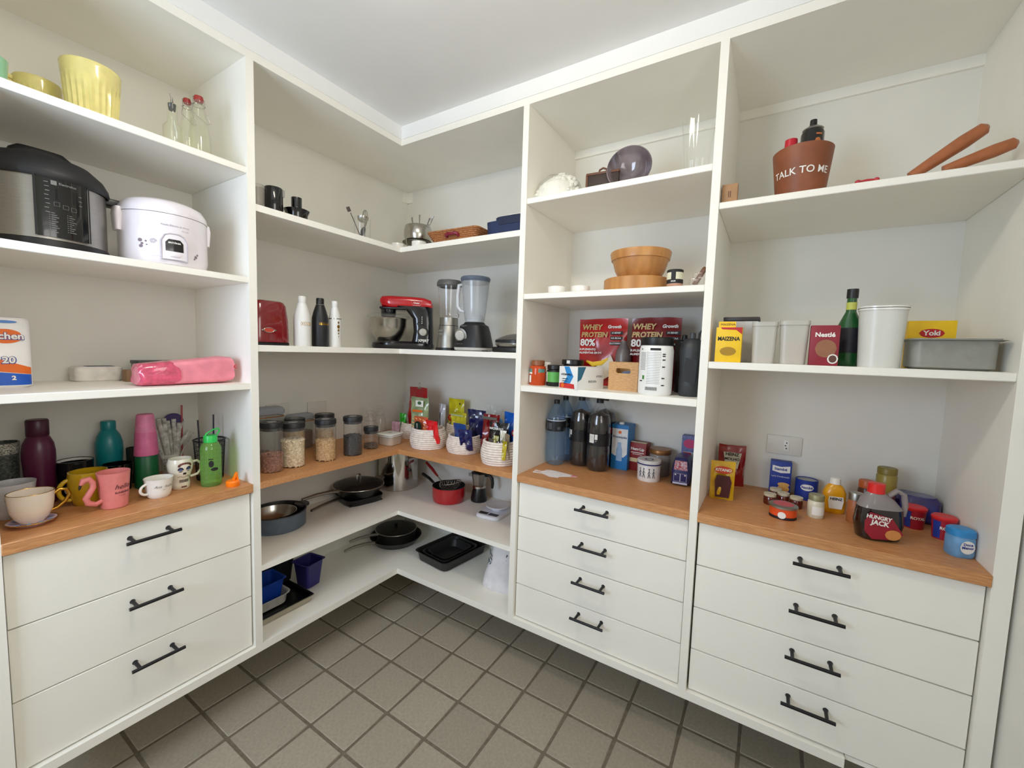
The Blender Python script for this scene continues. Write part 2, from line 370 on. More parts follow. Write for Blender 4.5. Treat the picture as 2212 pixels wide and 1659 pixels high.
# measured places: x, y, shelf height, width, height in metres
AT = {'mint_bowl': (0.37, -1.762, 2.034, 0.06, 0.086), 'yel_dish': (0.262, -1.637, 2.034, 0.076, 0.122), 'yel_ramekin': (0.364, -1.574, 2.034, 0.132, 0.165), 'cruet':
(0.376, -1.384, 2.034, 0.048, 0.184), 'swing1': (0.375, -1.341, 2.034, 0.05, 0.2), 'swing2': (0.408, -1.32, 2.034, 0.063, 0.209), 'pcooker': (0.326, -1.706, 1.653, 0.318,
0.281), 'ricecook': (0.361, -1.411, 1.653, 0.237, 0.215), 'towel': (0.234, -1.752, 1.27, 0.099, 0.199), 'napkin': (0.115, -1.534, 1.27, 0.128, 0.059), 'brownbox': (0.244,
-1.452, 1.27, 0.091, 0.042), 'greybox': (0.277, -1.443, 1.27, 0.093, 0.077), 'pinkbag': (0.382, -1.377, 1.27, 0.28, 0.099), 'cup_cream': (0.292, -1.731, 0.894, 0.095,
0.099), 'saucer': (0.398, -1.746, 0.894, 0.08, 0.018), 'cup_back': (0.263, -1.754, 0.894, 0.094, 0.106), 'tumbler': (0.146, -1.755, 0.894, 0.068, 0.21), 'purple': (0.183,
-1.689, 0.894, 0.074, 0.267), 'bowl_fl': (0.173, -1.61, 0.894, 0.095, 0.122), 'mug_yel': (0.29, -1.604, 0.894, 0.1, 0.107), 'mug_pink': (0.391, -1.571, 0.894, 0.081,
0.113), 'teal': (0.122, -1.512, 0.894, 0.076, 0.235), 'bowl_bk': (0.213, -1.515, 0.894, 0.083, 0.096), 'cup_dk': (0.15, -1.46, 0.894, 0.04, 0.133), 'stack': (0.238,
-1.443, 0.894, 0.069, 0.26), 'straws': (0.144, -1.348, 0.894, 0.054, 0.066), 'skull': (0.349, -1.381, 0.894, 0.075, 0.11), 'cup_sig': (0.392, -1.46, 0.894, 0.08, 0.066),
'green': (0.394, -1.306, 0.894, 0.066, 0.202), 'mesh': (0.24, -1.243, 0.894, 0.134, 0.152), 'sippy': (0.464, -1.266, 0.894, 0.044, 0.051), 'gcont': (0.394, -1.126, 1.916,
0.052, 0.104), 'bcyl': (0.417, -1.079, 1.916, 0.066, 0.104), 'blid': (0.412, -0.983, 1.916, 0.096, 0.094), 'gpiece': (0.324, -0.993, 1.916, 0.032, 0.139), 'ujar': (0.398,
-0.648, 1.916, 0.084, 0.116), 'fondue': (0.323, -0.216, 1.916, 0.168, 0.237), 'ram1': (0.411, -0.436, 1.916, 0.068, 0.054), 'ram2': (0.536, -0.413, 1.916, 0.074, 0.051),
'tray': (0.819, -0.349, 1.916, 0.369, 0.064), 'navy': (1.083, -0.412, 1.916, 0.192, 0.075), 'toaster': (0.389, -1.127, 1.411, 0.161, 0.173), 'bw1': (0.436, -0.978, 1.411,
0.067, 0.206), 'bbk': (0.434, -0.895, 1.411, 0.071, 0.21), 'bw2': (0.441, -0.829, 1.411, 0.057, 0.21), 'mixer': (0.409, -0.331, 1.411, 0.435, 0.294), 'mixbowl': (0.226,
-0.345, 1.411, 0.19, 0.222), 'stick': (0.679, -0.35, 1.411, 0.14, 0.361), 'blender': (0.872, -0.373, 1.411, 0.174, 0.352), 'grill': (1.149, -0.392, 1.411, 0.176, 0.086),
'jar_br': (0.384, -1.082, 0.893, 0.087, 0.205), 'jar_wh': (0.379, -0.988, 0.893, 0.096, 0.19), 'jar_oat': (0.396, -0.845, 0.893, 0.091, 0.191), 'jar_bk': (0.408, -0.708,
0.893, 0.092, 0.189), 'jar_sm': (0.369, -0.568, 0.893, 0.077, 0.113), 'jar_b1': (0.191, -0.87, 0.893, 0.096, 0.175), 'jar_b2': (0.221, -0.729, 0.893, 0.096, 0.183),
'jar_b0': (0.255, -1.038, 0.893, 0.091, 0.196), 'clrbox': (0.106, -0.959, 0.893, 0.135, 0.228), 'clrbox2': (0.103, -0.816, 0.893, 0.129, 0.176), 'apo1': (0.126, -0.407,
0.893, 0.069, 0.169), 'apo2': (0.152, -0.325, 0.893, 0.076, 0.175), 'apo3': (0.253, -0.469, 0.893, 0.095, 0.173), 'wlid': (0.339, -0.488, 0.893, 0.174, 0.092), 'bk1':
(0.345, -0.232, 0.893, 0.157, 0.088), 'bk2': (0.577, -0.359, 0.893, 0.195, 0.1), 'bk3': (0.599, -0.133, 0.893, 0.154, 0.1), 'bk4': (0.784, -0.318, 0.893, 0.186, 0.083),
'bk5': (1.048, -0.388, 0.893, 0.176, 0.103), 'glassleft': (0.217, -0.287, 0.893, 0.066, 0.211), 'gpan': (0.187, -0.953, 0.565, 0.24, 0.096), 'fpan': (0.089, -0.431,
0.565, 0.324, 0.101), 'gridpan': (0.215, -0.575, 0.565, 0.275, 0.085), 'stock': (0.195, -0.213, 0.565, 0.235, 0.185), 'redpan': (0.598, -0.213, 0.565, 0.195, 0.103),
'moka': (0.748, -0.12, 0.565, 0.094, 0.16), 'scale': (0.946, -0.168, 0.565, 0.237, 0.051), 'fpan2': (0.256, -0.288, 0.252, 0.307, 0.084), 'bpan': (0.751, -0.225, 0.252,
0.437, 0.113), 'fbag': (1.036, -0.319, 0.252, 0.183, 0.222), 'blue1': (0.258, -1.04, 0.252, 0.117, 0.181), 'purp': (0.23, -0.857, 0.252, 0.126, 0.146), 'tray5': (0.378,
-1.066, 0.252, 0.244, 0.12), 'cotton': (1.303, -0.383, 2.037, 0.219, 0.121), 'sign': (1.47, -0.387, 2.037, 0.131, 0.108), 'marble': (1.59, -0.367, 2.037, 0.175, 0.163),
'vase': (1.843, -0.414, 2.037, 0.111, 0.177), 'ramA': (1.339, -0.432, 1.655, 0.076, 0.031), 'ramB': (1.435, -0.412, 1.655, 0.075, 0.032), 'board': (1.632, -0.344, 1.655,
0.252, 0.063), 'bowl': (1.654, -0.335, 1.655, 0.231, 0.159), 'jarlab': (1.803, -0.433, 1.655, 0.055, 0.06), 'crystal': (1.875, -0.432, 1.655, 0.055, 0.065), 'supp':
(1.235, -0.418, 1.276, 0.07, 0.106), 'suppw': (1.237, -0.317, 1.276, 0.044, 0.097), 'suppg': (1.331, -0.402, 1.276, 0.07, 0.09), 'suppk': (1.353, -0.269, 1.276, 0.103,
0.112), 'bluebox': (1.472, -0.388, 1.276, 0.154, 0.091), 'whey': (1.446, -0.175, 1.276, 0.233, 0.307), 'whey2': (1.686, -0.23, 1.276, 0.202, 0.304), 'woodbox': (1.633,
-0.353, 1.276, 0.12, 0.114), 'tub': (1.748, -0.425, 1.276, 0.12, 0.209), 'shaker': (1.865, -0.384, 1.276, 0.082, 0.239), 'shakerb': (1.811, -0.246, 1.276, 0.068, 0.214),
'wat1': (1.244, -0.217, 0.893, 0.095, 0.303), 'wat2': (1.299, -0.193, 0.893, 0.074, 0.317), 'wat3': (1.285, -0.094, 0.893, 0.091, 0.313), 'pep1': (1.337, -0.137, 0.893,
0.106, 0.318), 'pep2': (1.443, -0.152, 0.893, 0.106, 0.33), 'pep3': (1.497, -0.217, 0.893, 0.086, 0.333), 'milk': (1.543, -0.098, 0.893, 0.079, 0.209), 'hemlip': (1.612,
-0.083, 0.893, 0.079, 0.132), 'goldjar': (1.714, -0.103, 0.893, 0.094, 0.124), 'tin': (1.695, -0.18, 0.893, 0.098, 0.091), 'van': (1.821, -0.175, 0.893, 0.077, 0.123),
'pinkbox': (1.824, -0.06, 0.893, 0.078, 0.183), 'paper': (1.395, -0.407, 0.893, 0.178, 0.05), 'wbox': (1.956, -0.456, 1.91, 0.045, 0.064), 'pot': (2.146, -0.391, 1.91,
0.159, 0.15), 'canred': (2.116, -0.393, 1.91, 0.054, 0.193), 'canblk': (2.171, -0.347, 1.91, 0.065, 0.253), 'gummy': (2.298, -0.463, 1.91, 0.044, 0.023), 'pinA': (2.461,
-0.434, 1.91, 0.109, 0.101), 'pinB': (2.521, -0.456, 1.91, 0.092, 0.058), 'maiz': (1.985, -0.461, 1.404, 0.076, 0.112), 'dkcont': (2.021, -0.367, 1.404, 0.11, 0.154),
'tr1': (2.082, -0.44, 1.404, 0.076, 0.13), 'tr2': (2.161, -0.437, 1.404, 0.083, 0.133), 'nestle': (2.236, -0.456, 1.404, 0.072, 0.119), 'gbot': (2.302, -0.371, 1.404,
0.058, 0.234), 'wcont': (2.368, -0.435, 1.404, 0.113, 0.173), 'yoki': (2.502, -0.279, 1.404, 0.104, 0.144), 'gtub': (2.505, -0.4, 1.404, 0.199, 0.083), 'heinz': (1.991,
-0.062, 0.894, 0.101, 0.168), 'kitano': (1.98, -0.295, 0.894, 0.083, 0.143), 'rcart': (2.165, -0.069, 0.894, 0.071, 0.13), 'rcan': (2.252, -0.076, 0.894, 0.073, 0.077),
'must': (2.324, -0.195, 0.894, 0.068, 0.121), 'hj1': (2.136, -0.242, 0.894, 0.042, 0.041), 'hj2': (2.177, -0.201, 0.894, 0.041, 0.042), 'hj3': (2.216, -0.228, 0.894,
0.042, 0.04), 'hj4': (2.154, -0.159, 0.894, 0.044, 0.038), 'tuna': (2.174, -0.362, 0.894, 0.082, 0.057), 'wjar': (2.267, -0.293, 0.894, 0.047, 0.078), 'spice': (2.379,
-0.245, 0.894, 0.042, 0.099), 'orjar': (2.426, -0.096, 0.894, 0.048, 0.108), 'olive': (2.46, -0.172, 0.894, 0.057, 0.176), 'syrup': (2.409, -0.387, 0.894, 0.126, 0.171),
'bluebag': (2.551, -0.109, 0.894, 0.129, 0.116), 'royal1': (2.532, -0.204, 0.894, 0.056, 0.073), 'royal2': (2.588, -0.263, 0.894, 0.058, 0.073), 'tubblue': (2.589,
-0.391, 0.894, 0.056, 0.079), 'red_clip': (0.339, -0.174, 0.893, 0.181, 0.301), 'greypouch': (0.448, -0.24, 0.893, 0.164, 0.251), 'zipbag': (0.099, -0.123, 0.893, 0.113,
0.197), 'darkgreen': (0.183, -0.149, 0.893, 0.105, 0.206), 'brightgreen': (0.315, -0.243, 0.893, 0.057, 0.152), 'coffee': (0.561, -0.354, 0.893, 0.107, 0.169),
'redcandy': (0.669, -0.358, 0.893, 0.111, 0.163), 'whitebag': (0.437, -0.124, 0.893, 0.062, 0.21), 'yel1': (0.503, -0.09, 0.893, 0.132, 0.246), 'yel2': (0.595, -0.166,
0.893, 0.135, 0.17), 'navyb': (0.828, -0.267, 0.893, 0.116, 0.215), 'bluep': (0.846, -0.375, 0.893, 0.098, 0.163), 'bluep2': (0.891, -0.358, 0.893, 0.079, 0.157), 'carr':
(0.883, -0.23, 0.893, 0.079, 0.21), 'winx': (0.992, -0.38, 0.893, 0.112, 0.21), 'blackb': (1.047, -0.41, 0.893, 0.113, 0.184), 'bluel': (1.031, -0.273, 0.893, 0.134,
0.237), 'bar1': (1.057, -0.444, 0.893, 0.031, 0.162), 'bar2': (1.079, -0.424, 0.893, 0.03, 0.181), 'bar3': (1.113, -0.399, 0.893, 0.057, 0.168)}
def at(k, dz=0): return (AT[k][0], AT[k][1], AT[k][2]+dz)
def WH(k): return AT[k][3], AT[k][4]
def cup_body(r0, r1, h, t=.003, foot=0, n=32, bulge=0):
    pr = [(0, foot*.4), (r0*.75, foot*.4), (r0*.8, 0), (r0*.92, 0), (r0, foot+.002)]
    for i in range(1, 9):
        f = i/8; pr.append((r0+(r1-r0)*f+bulge*math.sin(PI*f), foot+.002+(h-foot-.002)*f))
    pr.append((r1-t, h)); pr += [(r0+(r1-r0)*(7-i)/8+bulge*math.sin(PI*(7-i)/8)-t, foot+.004+(h-foot)*(7-i)/8) for i in range(8)]
    pr.append((0, foot+.006)); return lathe(pr, n)
def ring_handle(x0, zc, ro, rz, th, a0=-PI/2, a1=PI/2, flat=1, n=14):
    """C-shaped handle in the local xz plane on the +x side"""
    return tube([(x0+ro*math.cos(a0+(a1-a0)*i/n), 0, zc+rz*math.sin(a0+(a1-a0)*i/n)) for i in range(n+1)], th, 10)
def bottle_geo(prof, n=28): return lathe(prof, n)
# ================================================================ left cabinet, top shelf
g = lathe([(0, 0), (.02, 0), (.03, .012), (.036, .04), (.039, .086), (.036, .086), (.033, .042), (.026, .014), (0, .008)], 32)
solo('bowl', g, mat('mint_glaze', (150, 205, 170), .15, coat=.5), 'mint green glazed bowl at the left edge of the top left shelf', 'bowl', (.37, -1.772, 2.034))
YG = mat('yellow_glaze', (232, 219, 140), .2, coat=.5, var=.04)
def ramekin(r0, r1, h, ribs=26):
    V, F = [], []; n = ribs*4; zs = []
    prof = [(0, 0), (r0*.9, 0), (r0, .004)]
    for i in range(1, 13): prof.append((r0+(r1-r0)*i/13, h*i/13))
    prof += [(r1, h*.97), (r1-.002, h), (r1-.009, h), (r1-.012, h*.9), (r0-.01, .012), (0, .010)]
    for r, z in prof:
        rib = .004*max(0, min(1, (z/h-.05)*8))*max(0, min(1, (.72-z/h)*9)) if z > .004 else 0
        for k in range(n):
            a = 2*PI*k/n; q = max(1e-5, r-(rib*(.5-.5*math.cos(a*ribs)) if r > r0*.95 and z > .011 else 0)); V.append((q*math.cos(a), q*math.sin(a), z))
    for j in range(len(prof)-1):
        for k in range(n): F.append((j*n+k, j*n+(k+1) % n, (j+1)*n+(k+1) % n, (j+1)*n+k))
    return V, F
solo('ramekin', ramekin(.054, .066, .163), YG, 'large pale yellow ribbed ramekin on the top left shelf', 'ramekin', at('yel_ramekin'))
solo('baking_dish', J(ramekin(.045, .05, .118, 24), tube([(-.047, 0, .105), (-.075, 0, .11), (-.08, 0, .1), (-.05, 0, .09)], .007, 8)), YG, 'second yellow dish half hidden behind the yellow ramekin', 'dish', (.245, -1.66, 2.034), L90)
OILG = glass('greenish_glass', (250, 252, 247), .975)
t = thing('oil_cruet', 'small clear glass cruet with a dark pouring spout on the top left shelf', 'cruet', at('cruet'), L90)
part('glass_body', lathe([(0, 0), (.025, 0), (.027, .004), (.027, .085), (.017, .098), (.014, .102), (.0145, .15), (.016, .152), (.016, .156), (.012, .156), (.0115, .104), (.025, .084), (.025, .006), (0, .005)], 24), OILG, t)
part('stopper', lathe([(0, .138), (.009, .138), (.011, .158), (.004, .162), (0, .162)], 16), BLACK, t)
part('spout', tube([(0, 0, .16), (0, 0, .176), (-.004, -.001, .19)], [.004, .0032, .0028], 8), STEEL, t)
def swing(key, label):
    w, h = WH(key); r = w/2; t = thing('swing_top_bottle', label, 'bottle', at(key), L90, 'swing-top bottles')
    part('glass_body', lathe([(0, 0), (r*.94, 0), (r, .004), (r, h*.3), (r*.86, h*.5), (r*.52, h*.78), (r*.48, h*.84), (r*.56, h*.86), (r*.56, h*.9), (r*.42, h*.9), (r*.4, h*.8), (r*.78, h*.5), (r*.92, h*.3), (r*.92, .006), (0, .005)], 28), OILG, t)
    s = part('stopper', lathe([(0, h*.88), (r*.4, h*.9), (r*.46, h*.93), (r*.4, h*.98), (0, h)], 18), mat('cork_red', (150, 42, 36), .4), t)
    part('wire_bail', J(tube([(-r*.5, 0, h*.84), (-r*.55, 0, h*.95), (0, 0, h*1.0), (r*.55, 0, h*.95), (r*.5, 0, h*.84)], .0012, 6), tube([(-r*.5, 0, h*.84), (-r*.75, -r*.2, h*.7), (r*.5, -r*.8, h*.55), (r*.95, -r*.2, h*.62), (r*.5, 0, h*.84)], .0012, 6), tube([(r*.56*math.cos(a), r*.56*math.sin(a), h*.84) for a in [i*PI/8 for i in range(16)]], .0012, 6, True)), STEEL, t)
swing('swing1', 'clear swing-top bottle just right of the glass cruet'); swing('swing2', 'tallest clear swing-top bottle beside the white divider')
# ---------------------------------------------------------------- pressure cooker
t = thing('pressure_cooker', 'large steel and black electric pressure cooker with a dark control panel', 'pressure cooker', (.326, -1.677, 1.653), L90)
R = .13
part('base', lathe([(0, 0), (R-.004, 0), (R+.002, .006), (R+.002, .022), (R-.002, .024), (0, .024)], 48), BLACK, t)
part('body', lathe([(R-.001, .024), (R-.001, .186), (R-.006, .19), (0, .19)], 56), BRUSH, t)
ld = part('lid', lathe([(R+.004, .182), (R+.008, .19), (R+.006, .202), (R-.004, .222), (R-.03, .247), (R-.07, .262), (.02, .268), (0, .268)], 56), mat('soft_black', (26, 26, 29), .5), t)
part('lid_handle', loft([(.255, .065, .022, 3), (.272, .06, .02, 3), (.284, .045, .016, 3)], 24), BLACK, ld)
part('side_handle', T(box(.045, .05, .022, .006), (R+.017, 0, .172)), BLACK, t)
pn = part('control_panel', band(R, .03, .192, -.37+.1, .40+.1, 24, .004), GLOSSBLACK, t)
PR = R+.0045
part('panel_rim', J(band(R, .03, .192, -.40+.1, -.37+.1, 4, .007), band(R, .03, .192, .40+.1, .43+.1, 4, .006)), BLACK, t)
def onpanel(s, size, x, z, **k): return text(s, size, x+PR*.115, z, R=PR, **k)
logo = bend(J(rect(PR*.115-.024, PR*.115-.013, .166, .177)), PR)
part('panel_print', J(logo, onpanel('Electrolux', .0085, .008, .1715, bold=.0002), *[onpanel('88:88', .012, 0, .148)][:0],
     *[bend(J(rect(PR*.115+x, PR*.115+x+.011, z, z+.0006), rect(PR*.115+x, PR*.115+x+.011, z+.010, z+.0106), rect(PR*.115+x, PR*.115+x+.0006, z, z+.0106), rect(PR*.115+x+.0104, PR*.115+x+.011, z, z+.0106)), PR) for x, z in ((-.02, .112), (-.003, .108), (.013, .106))],
     *[bend(rect(PR*.115+x, PR*.115+x+wd, z, z+.0016), PR) for x, z, wd in [(-.037+.001*(i % 3), .17-i*.011, .008) for i in range(8)]+[(-.026, .092-i*.0055, .007+.009*((i*37) % 5)/5) for i in range(10)]+[(.008, .092-i*.0055, .006+.01*((i*53) % 5)/5) for i in range(9)]+[(-.03, .092-i*.0055, .002) for i in range(10)]+[(.004, .092-i*.0055, .002) for i in range(9)]+[(.03, .15-i*.012, .007) for i in range(3)]]), INKG, pn)
part('display', bend(rect(PR*.115-.016, PR*.115+.022, .128, .158), PR-.0002), mat('display_black', (20, 22, 24), .08), pn)
# ---------------------------------------------------------------- rice cooker
LIL = mat('lilac_white', (233, 227, 233), .22, coat=.4, var=.01)
t = thing('rice_cooker', 'white rice cooker with a small dark window panel, second left shelf', 'rice cooker', at('ricecook'), L90)
R = .116
part('body', lathe([(0, 0), (R*.9, 0), (R*.96, .006), (R, .03), (R, .155), (R*.995, .16), (0, .16)], 56), LIL, t)
ld = part('lid', lathe([(R*1.005, .161), (R*1.01, .165), (R*.995, .178), (R*.9, .198), (R*.7, .21), (R*.3, .215), (0, .2155)], 56), LIL, t)
part('side_grip', T(loft([(.10, .008, .02, 3), (.15, .011, .026, 3), (.17, .008, .022, 3)], 20), (R+.003, 0, 0)), LIL, t)
part('side_grip', T(loft([(.10, .008, .02, 3), (.15, .011, .026, 3), (.17, .008, .022, 3)], 20), (-R-.003, 0, 0)), LIL, t)
off = -.12*R
poly = [(-.03, .02), (.03, .02), (.03, .075), (.022, .092), (.01, .097), (-.01, .097), (-.022, .092), (-.03, .075)]
def curved(poly, R, eps, x0=0, n=16):
    xs = [p[0] for p in poly]; a, b = min(xs), max(xs); V, F = [], []
    def span(x):
        zs = []
        for i in range(len(poly)):
            (x1, z1), (x2, z2) = poly[i], poly[(i+1) % len(poly)]
            if min(x1, x2)-1e-9 <= x <= max(x1, x2)+1e-9 and abs(x2-x1) > 1e-9: zs.append(z1+(z2-z1)*(x-x1)/(x2-x1))
        return (min(zs), max(zs)) if zs else (0, 0)
    for i in range(n+1):
        x = a+(b-a)*min(.9999, max(.0001, i/n)); lo, hi = span(x); V += [(x+x0, -eps, lo), (x+x0, -eps, hi)]
    for i in range(n): F.append((2*i, 2*i+2, 2*i+3, 2*i+1))
    return bend((V, F), R)
fp = part('front_panel', curved(poly, R, .004, off), LIL, t)
part('panel_frame', bend(tube([(x*1.06+off, -.004, .0585+(z-.0585)*1.05) for x, z in poly], .0022, 8, True), R), mat('lilac_grey', (190, 182, 192), .3), t)
part('window', curved([(-.022, .045), (.022, .045), (.022, .072), (.014, .082), (-.014, .082), (-.022, .072)], R, .0046, off), GLOSSBLACK, fp)
part('switch', T(box(.026, .008, .009, .002), (off, -R-.004, .028)), LIL, fp)
part('print', J(text('BRITÂNIA', .007, off, .071, -.0048, R=R, bold=.0002)), INKW, fp)
part('flower_print', J(*[bend(disc(off+x, z, s, s*.9), R+.0006) for x, z, s in ((-.085, .07, .006), (-.08, .06, .004), (-.083, .052, .0055), (-.07, .068, .003), (-.068, .057, .0025), (.062, .04, .005), (.068, .048, .0035), (.057, .033, .003))]), mat('mauve', (130, 112, 120), .5), t)
part('text_print', J(text('Panela Elétrica de Arroz', .0075, off+.005, .125, R=R+.0006), text('Mod. 600', .005, off+.03, .113, R=R+.0006), text('________', .006, off-.045, .028, R=R+.0006)), mat('grey_mauve', (150, 140, 150), .5), t)
part('swirl_print', bend(tube([(off-.052+.009*(1-i/30)*math.cos(i*.5), 0, .07+.008*(1-i/30)*math.sin(i*.5)) for i in range(26)], .0006, 5), R+.0004), mat('grey_mauve', (150, 140, 150)), t)
# ---------------------------------------------------------------- third shelf
TW = mat('towel_wrap', (240, 240, 240), .35, var=.01, coat=.2)
t = thing('paper_towel_pack', 'blue, orange and white kitchen paper pack at the left edge', 'paper towels', (.25, -1.757, 1.27), L90)
part('wrap', loft([(0, .044, .046, 3.2), (.006, .05, .052, 3.5), (.19, .05, .052, 3.5), (.197, .046, .048, 3.2), (.2, .03, .03, 3)], 40), TW, t)
def flatband(z0, z1, z2, z3, e):
    V = []; n = 20
    for i in range(n+1):
        x = -.05+.1*i/n; yy = -(.052+e)*max(0, 1-abs(x/.0502)**3.5)**(1/3.5); V += [(x, yy, z0+(z2-z0)*i/n), (x, yy, z1+(z3-z1)*i/n)]
    return V, [(2*i, 2*i+2, 2*i+3, 2*i+1) for i in range(n)]
part('blue_print', flatband(.008, .05, .008, .036, .0006), mat('royal_blue', (20, 90, 200), .4), t)
part('orange_print', flatband(.052, .095, .037, .055, .0006), ORA, t)
part('logo_oval', T(disc(0, 0, .033, .02), (-.002, -.0527, .145)), ORA, t)
part('lettering', J(text('Kitchen', .025, -.006, .145, -.0532, bold=.0008), text('120', .025, -.004, .078, -.0532, bold=.0008), text('2', .016, .01, .028, -.0532, bold=.0008)), INKW, t)
part('lettering_shadow', J(text('Kitchen', .025, -.006, .1445, -.0529, bold=.002), text('120', .026, -.004, .0775, -.0529, bold=.002)), BLUE, t)
part('blue_flourish', T(disc(0, 0, .022, .004), (.0, -.053, .185)), mat('sky', (90, 140, 210), .5), t)
t = thing('napkin_pack', 'white wrapped block of paper napkins on the third left shelf', 'napkins', at('napkin'), L90)
part('stack', loft([(0, .058, .04, 5), (.004, .063, .044, 5), (.018, .0615, .043, 5), (.022, .0635, .0445, 5), (.036, .062, .0435, 5), (.045, .0635, .0445, 5), (.05, .058, .04, 5)], 40), mat('napkin', (232, 229, 222), .7, bump=.5, bscale=90), t)
part('label', T(box(.07, .05, .001), (.008, 0, .05)), mat('dark_blue', (40, 46, 90), .5), t)
solo('carton_box', box(.09, .045, .041, .001), mat('kraft', (150, 118, 90), .7), 'small brown carton beside the pink pouch', 'box', (.205, -1.44, 1.27), L90)
t = thing('storage_box', 'flat grey box with a dark lid behind the pink pouch', 'box', (.17, -1.385, 1.27), L90)
part('body', box(.12, .08, .06, .002), mat('grey_card', (120, 118, 108), .6), t); part('lid', T(box(.125, .085, .012, .002), (0, 0, .06)), mat('dark_lid', (44, 44, 48), .4), t)
PINK = mat('pink_vinyl', (236, 140, 156), .35, var=.08, scale=25, bump=.3, bscale=30)
def crumple(g, amp, f, seed=0):
    return [(x+amp*math.sin(f*y+seed+2*f*z), y+amp*math.sin(f*z+1.3*seed+f*x*1.7), z+amp*math.sin(f*x+2.1*seed+1.4*f*y)*.7*(1 if z > .01 else 0)) for x, y, z in g[0]], g[1]
t = thing('zip_pouch', 'pink vinyl zip pouch with a swirl candy button, third left shelf', 'pouch', (.40, -1.374, 1.27), L90)
secs = [(-.138, .028, .035, 3, -.032, 0), (-.13, .034, .045, 4, -.036, 0), (-.06, .039, .05, 5, -.041, 0), (.02, .042, .05, 5, -.045, 0), (.1, .046, .048, 5, -.05, 0), (.13, .042, .042, 4, -.05, 0), (.137, .03, .03, 3, -.05, 0)]
part('body', crumple(T(loft(secs, 32), (0, 0, 0), (0, PI/2, 0)), .0022, 70), PINK, t)
part('clear_end', crumple(T(loft([(s[0], s[1]+.0012, s[2]+.0012, s[3], s[4], s[5]) for s in secs[:3]]+[(-.035, .0385, .0512, 3.5, -.038, 0)], 32), (0, 0, 0), (0, PI/2, 0)), .0026, 72), mat('deep_pink', (214, 84, 112), .15, coat=.6, var=.15, scale=60, bump=.6, bscale=60), t)
b = part('candy_button', T(lathe([(0, 0), (.013, 0), (.014, .003), (.011, .006), (0, .007)], 20), (.128, -.03, .06), (PI/2, 0, .5)), mat('candy_pink', (246, 190, 190), .3), t)
part('swirl', T(J(*[tube([(.002*k/1+.0105*k/6*math.cos(a+k*.25)*.9, .0105*k/6*math.sin(a+k*.25)*.9, .0072) for k in range(1, 7)], .0011, 5) for a in [i*PI/3 for i in range(6)]]), (.128, -.03, .06), (PI/2, 0, .5)), mat('swirl_red', (214, 70, 80), .3), b)
# ================================================================ left worktop
ZL = .894
CREAM = mat('cream_china', (238, 226, 212), .16, coat=.5, var=.015)
t = thing('saucer', 'pastel blue and pink petal saucer under the cream teacup', 'saucer', (.385, -1.742, ZL), L90)
part('dish', lathe([(0, 0), (.028, 0), (.03, .003), (.047, .009), (.05, .012), (.047, .0125), (.03, .007), (0, .006)], 40), mat('pale_pink', (214, 182, 190), .3), t)
part('rim', tube([(.0495*math.cos(i*PI/20), .0495*math.sin(i*PI/20), .0122) for i in range(40)], .0012, 6, True), GOLD, t)
pm = mesh_of('petal', T(disc(0, 0, .0042, .008), (0, 0, 0), (-PI/2, 0, 0)), mat('petal_blue', (120, 160, 205), .4))
for i in range(10):
    a = i*2*PI/10; part('petal', pm, None, t, (.0385*math.cos(a), .0385*math.sin(a), .0112), (0, -.3 if 0 else 0, a+PI/2))
t = thing('teacup', 'cream teacup with a gold rim and gold handle at the left edge', 'cup', (.385, -1.742, ZL+.0075), L90)
part('body', lathe([(0, 0), (.024, 0), (.026, .004), (.034, .014), (.042, .034), (.0445, .055), (.046, .078), (.0465, .084), (.044, .084), (.042, .056), (.039, .034), (.03, .014), (0, .008)], 44), CREAM, t)
part('gold_rim', tube([(.0453*math.cos(i*PI/24), .0453*math.sin(i*PI/24), .084) for i in range(48)], .0012, 6, True), GOLD, t)
part('handle', tube([(.042, 0, .066), (.055, 0, .078), (.07, 0, .074), (.075, 0, .058), (.066, 0, .04), (.05, 0, .026), (.038, 0, .022)], [.004, .0045, .005, .005, .0045, .004, .0035], 10), GOLD, t)
t = thing('mug', 'white cup with red pattern standing behind the cream teacup', 'cup', (.268, -1.758, ZL), L90)
part('body', cup_body(.036, .047, .10, .003, .004), mat('grey_white', (206, 206, 208), .2, coat=.3), t)
part('red_print', J(*[bend(disc(-.045+.009*i, .04+.018*((i*7) % 4), .004, .0035), .0435) for i in range(16)]), mat('rust', (160, 60, 56), .5), t)
t = thing('travel_tumbler', 'black tumbler with a white patterned band in the back left corner', 'tumbler', (.147, -1.757, ZL), L90)
part('body', cup_body(.029, .034, .20, .002), mat('charcoal', (34, 38, 36), .4, rgb2=(90, 95, 88), scale=160, var=.3), t)
part('band', band(.0333, .165, .198, 0, 2*PI, 40, .0008, .0341), mat('lace', (205, 200, 185), .5, rgb2=(60, 60, 55), scale=260), t)
PUR = mat('plum_plastic', (86, 24, 58), .32, var=.06)
t = thing('water_bottle', 'dark plum plastic bottle among the mugs on the left worktop', 'bottle', (.183, -1.69, ZL), L90)
part('body', lathe([(0, 0), (.034, 0), (.036, .004), (.0345, .05), (.034, .09), (.037, .14), (.037, .165), (.034, .19), (.027, .208), (.024, .214), (0, .214)], 36), PUR, t)
part('cap', lathe([(.024, .214), (.0255, .216), (.0255, .262), (.023, .266), (0, .266)], 30), mat('plum_dark', (66, 16, 44), .35), t)
t = thing('mug', 'black mug with white flowers behind the yellow mug', 'mug', (.173, -1.61, ZL), L90)
part('body', cup_body(.04, .046, .12, .003), mat('mug_black', (24, 24, 28), .2, coat=.3), t)
part('lining', lathe([(.0425, .118), (.041, .05), (.036, .012), (0, .01)], 32), PORC, t)
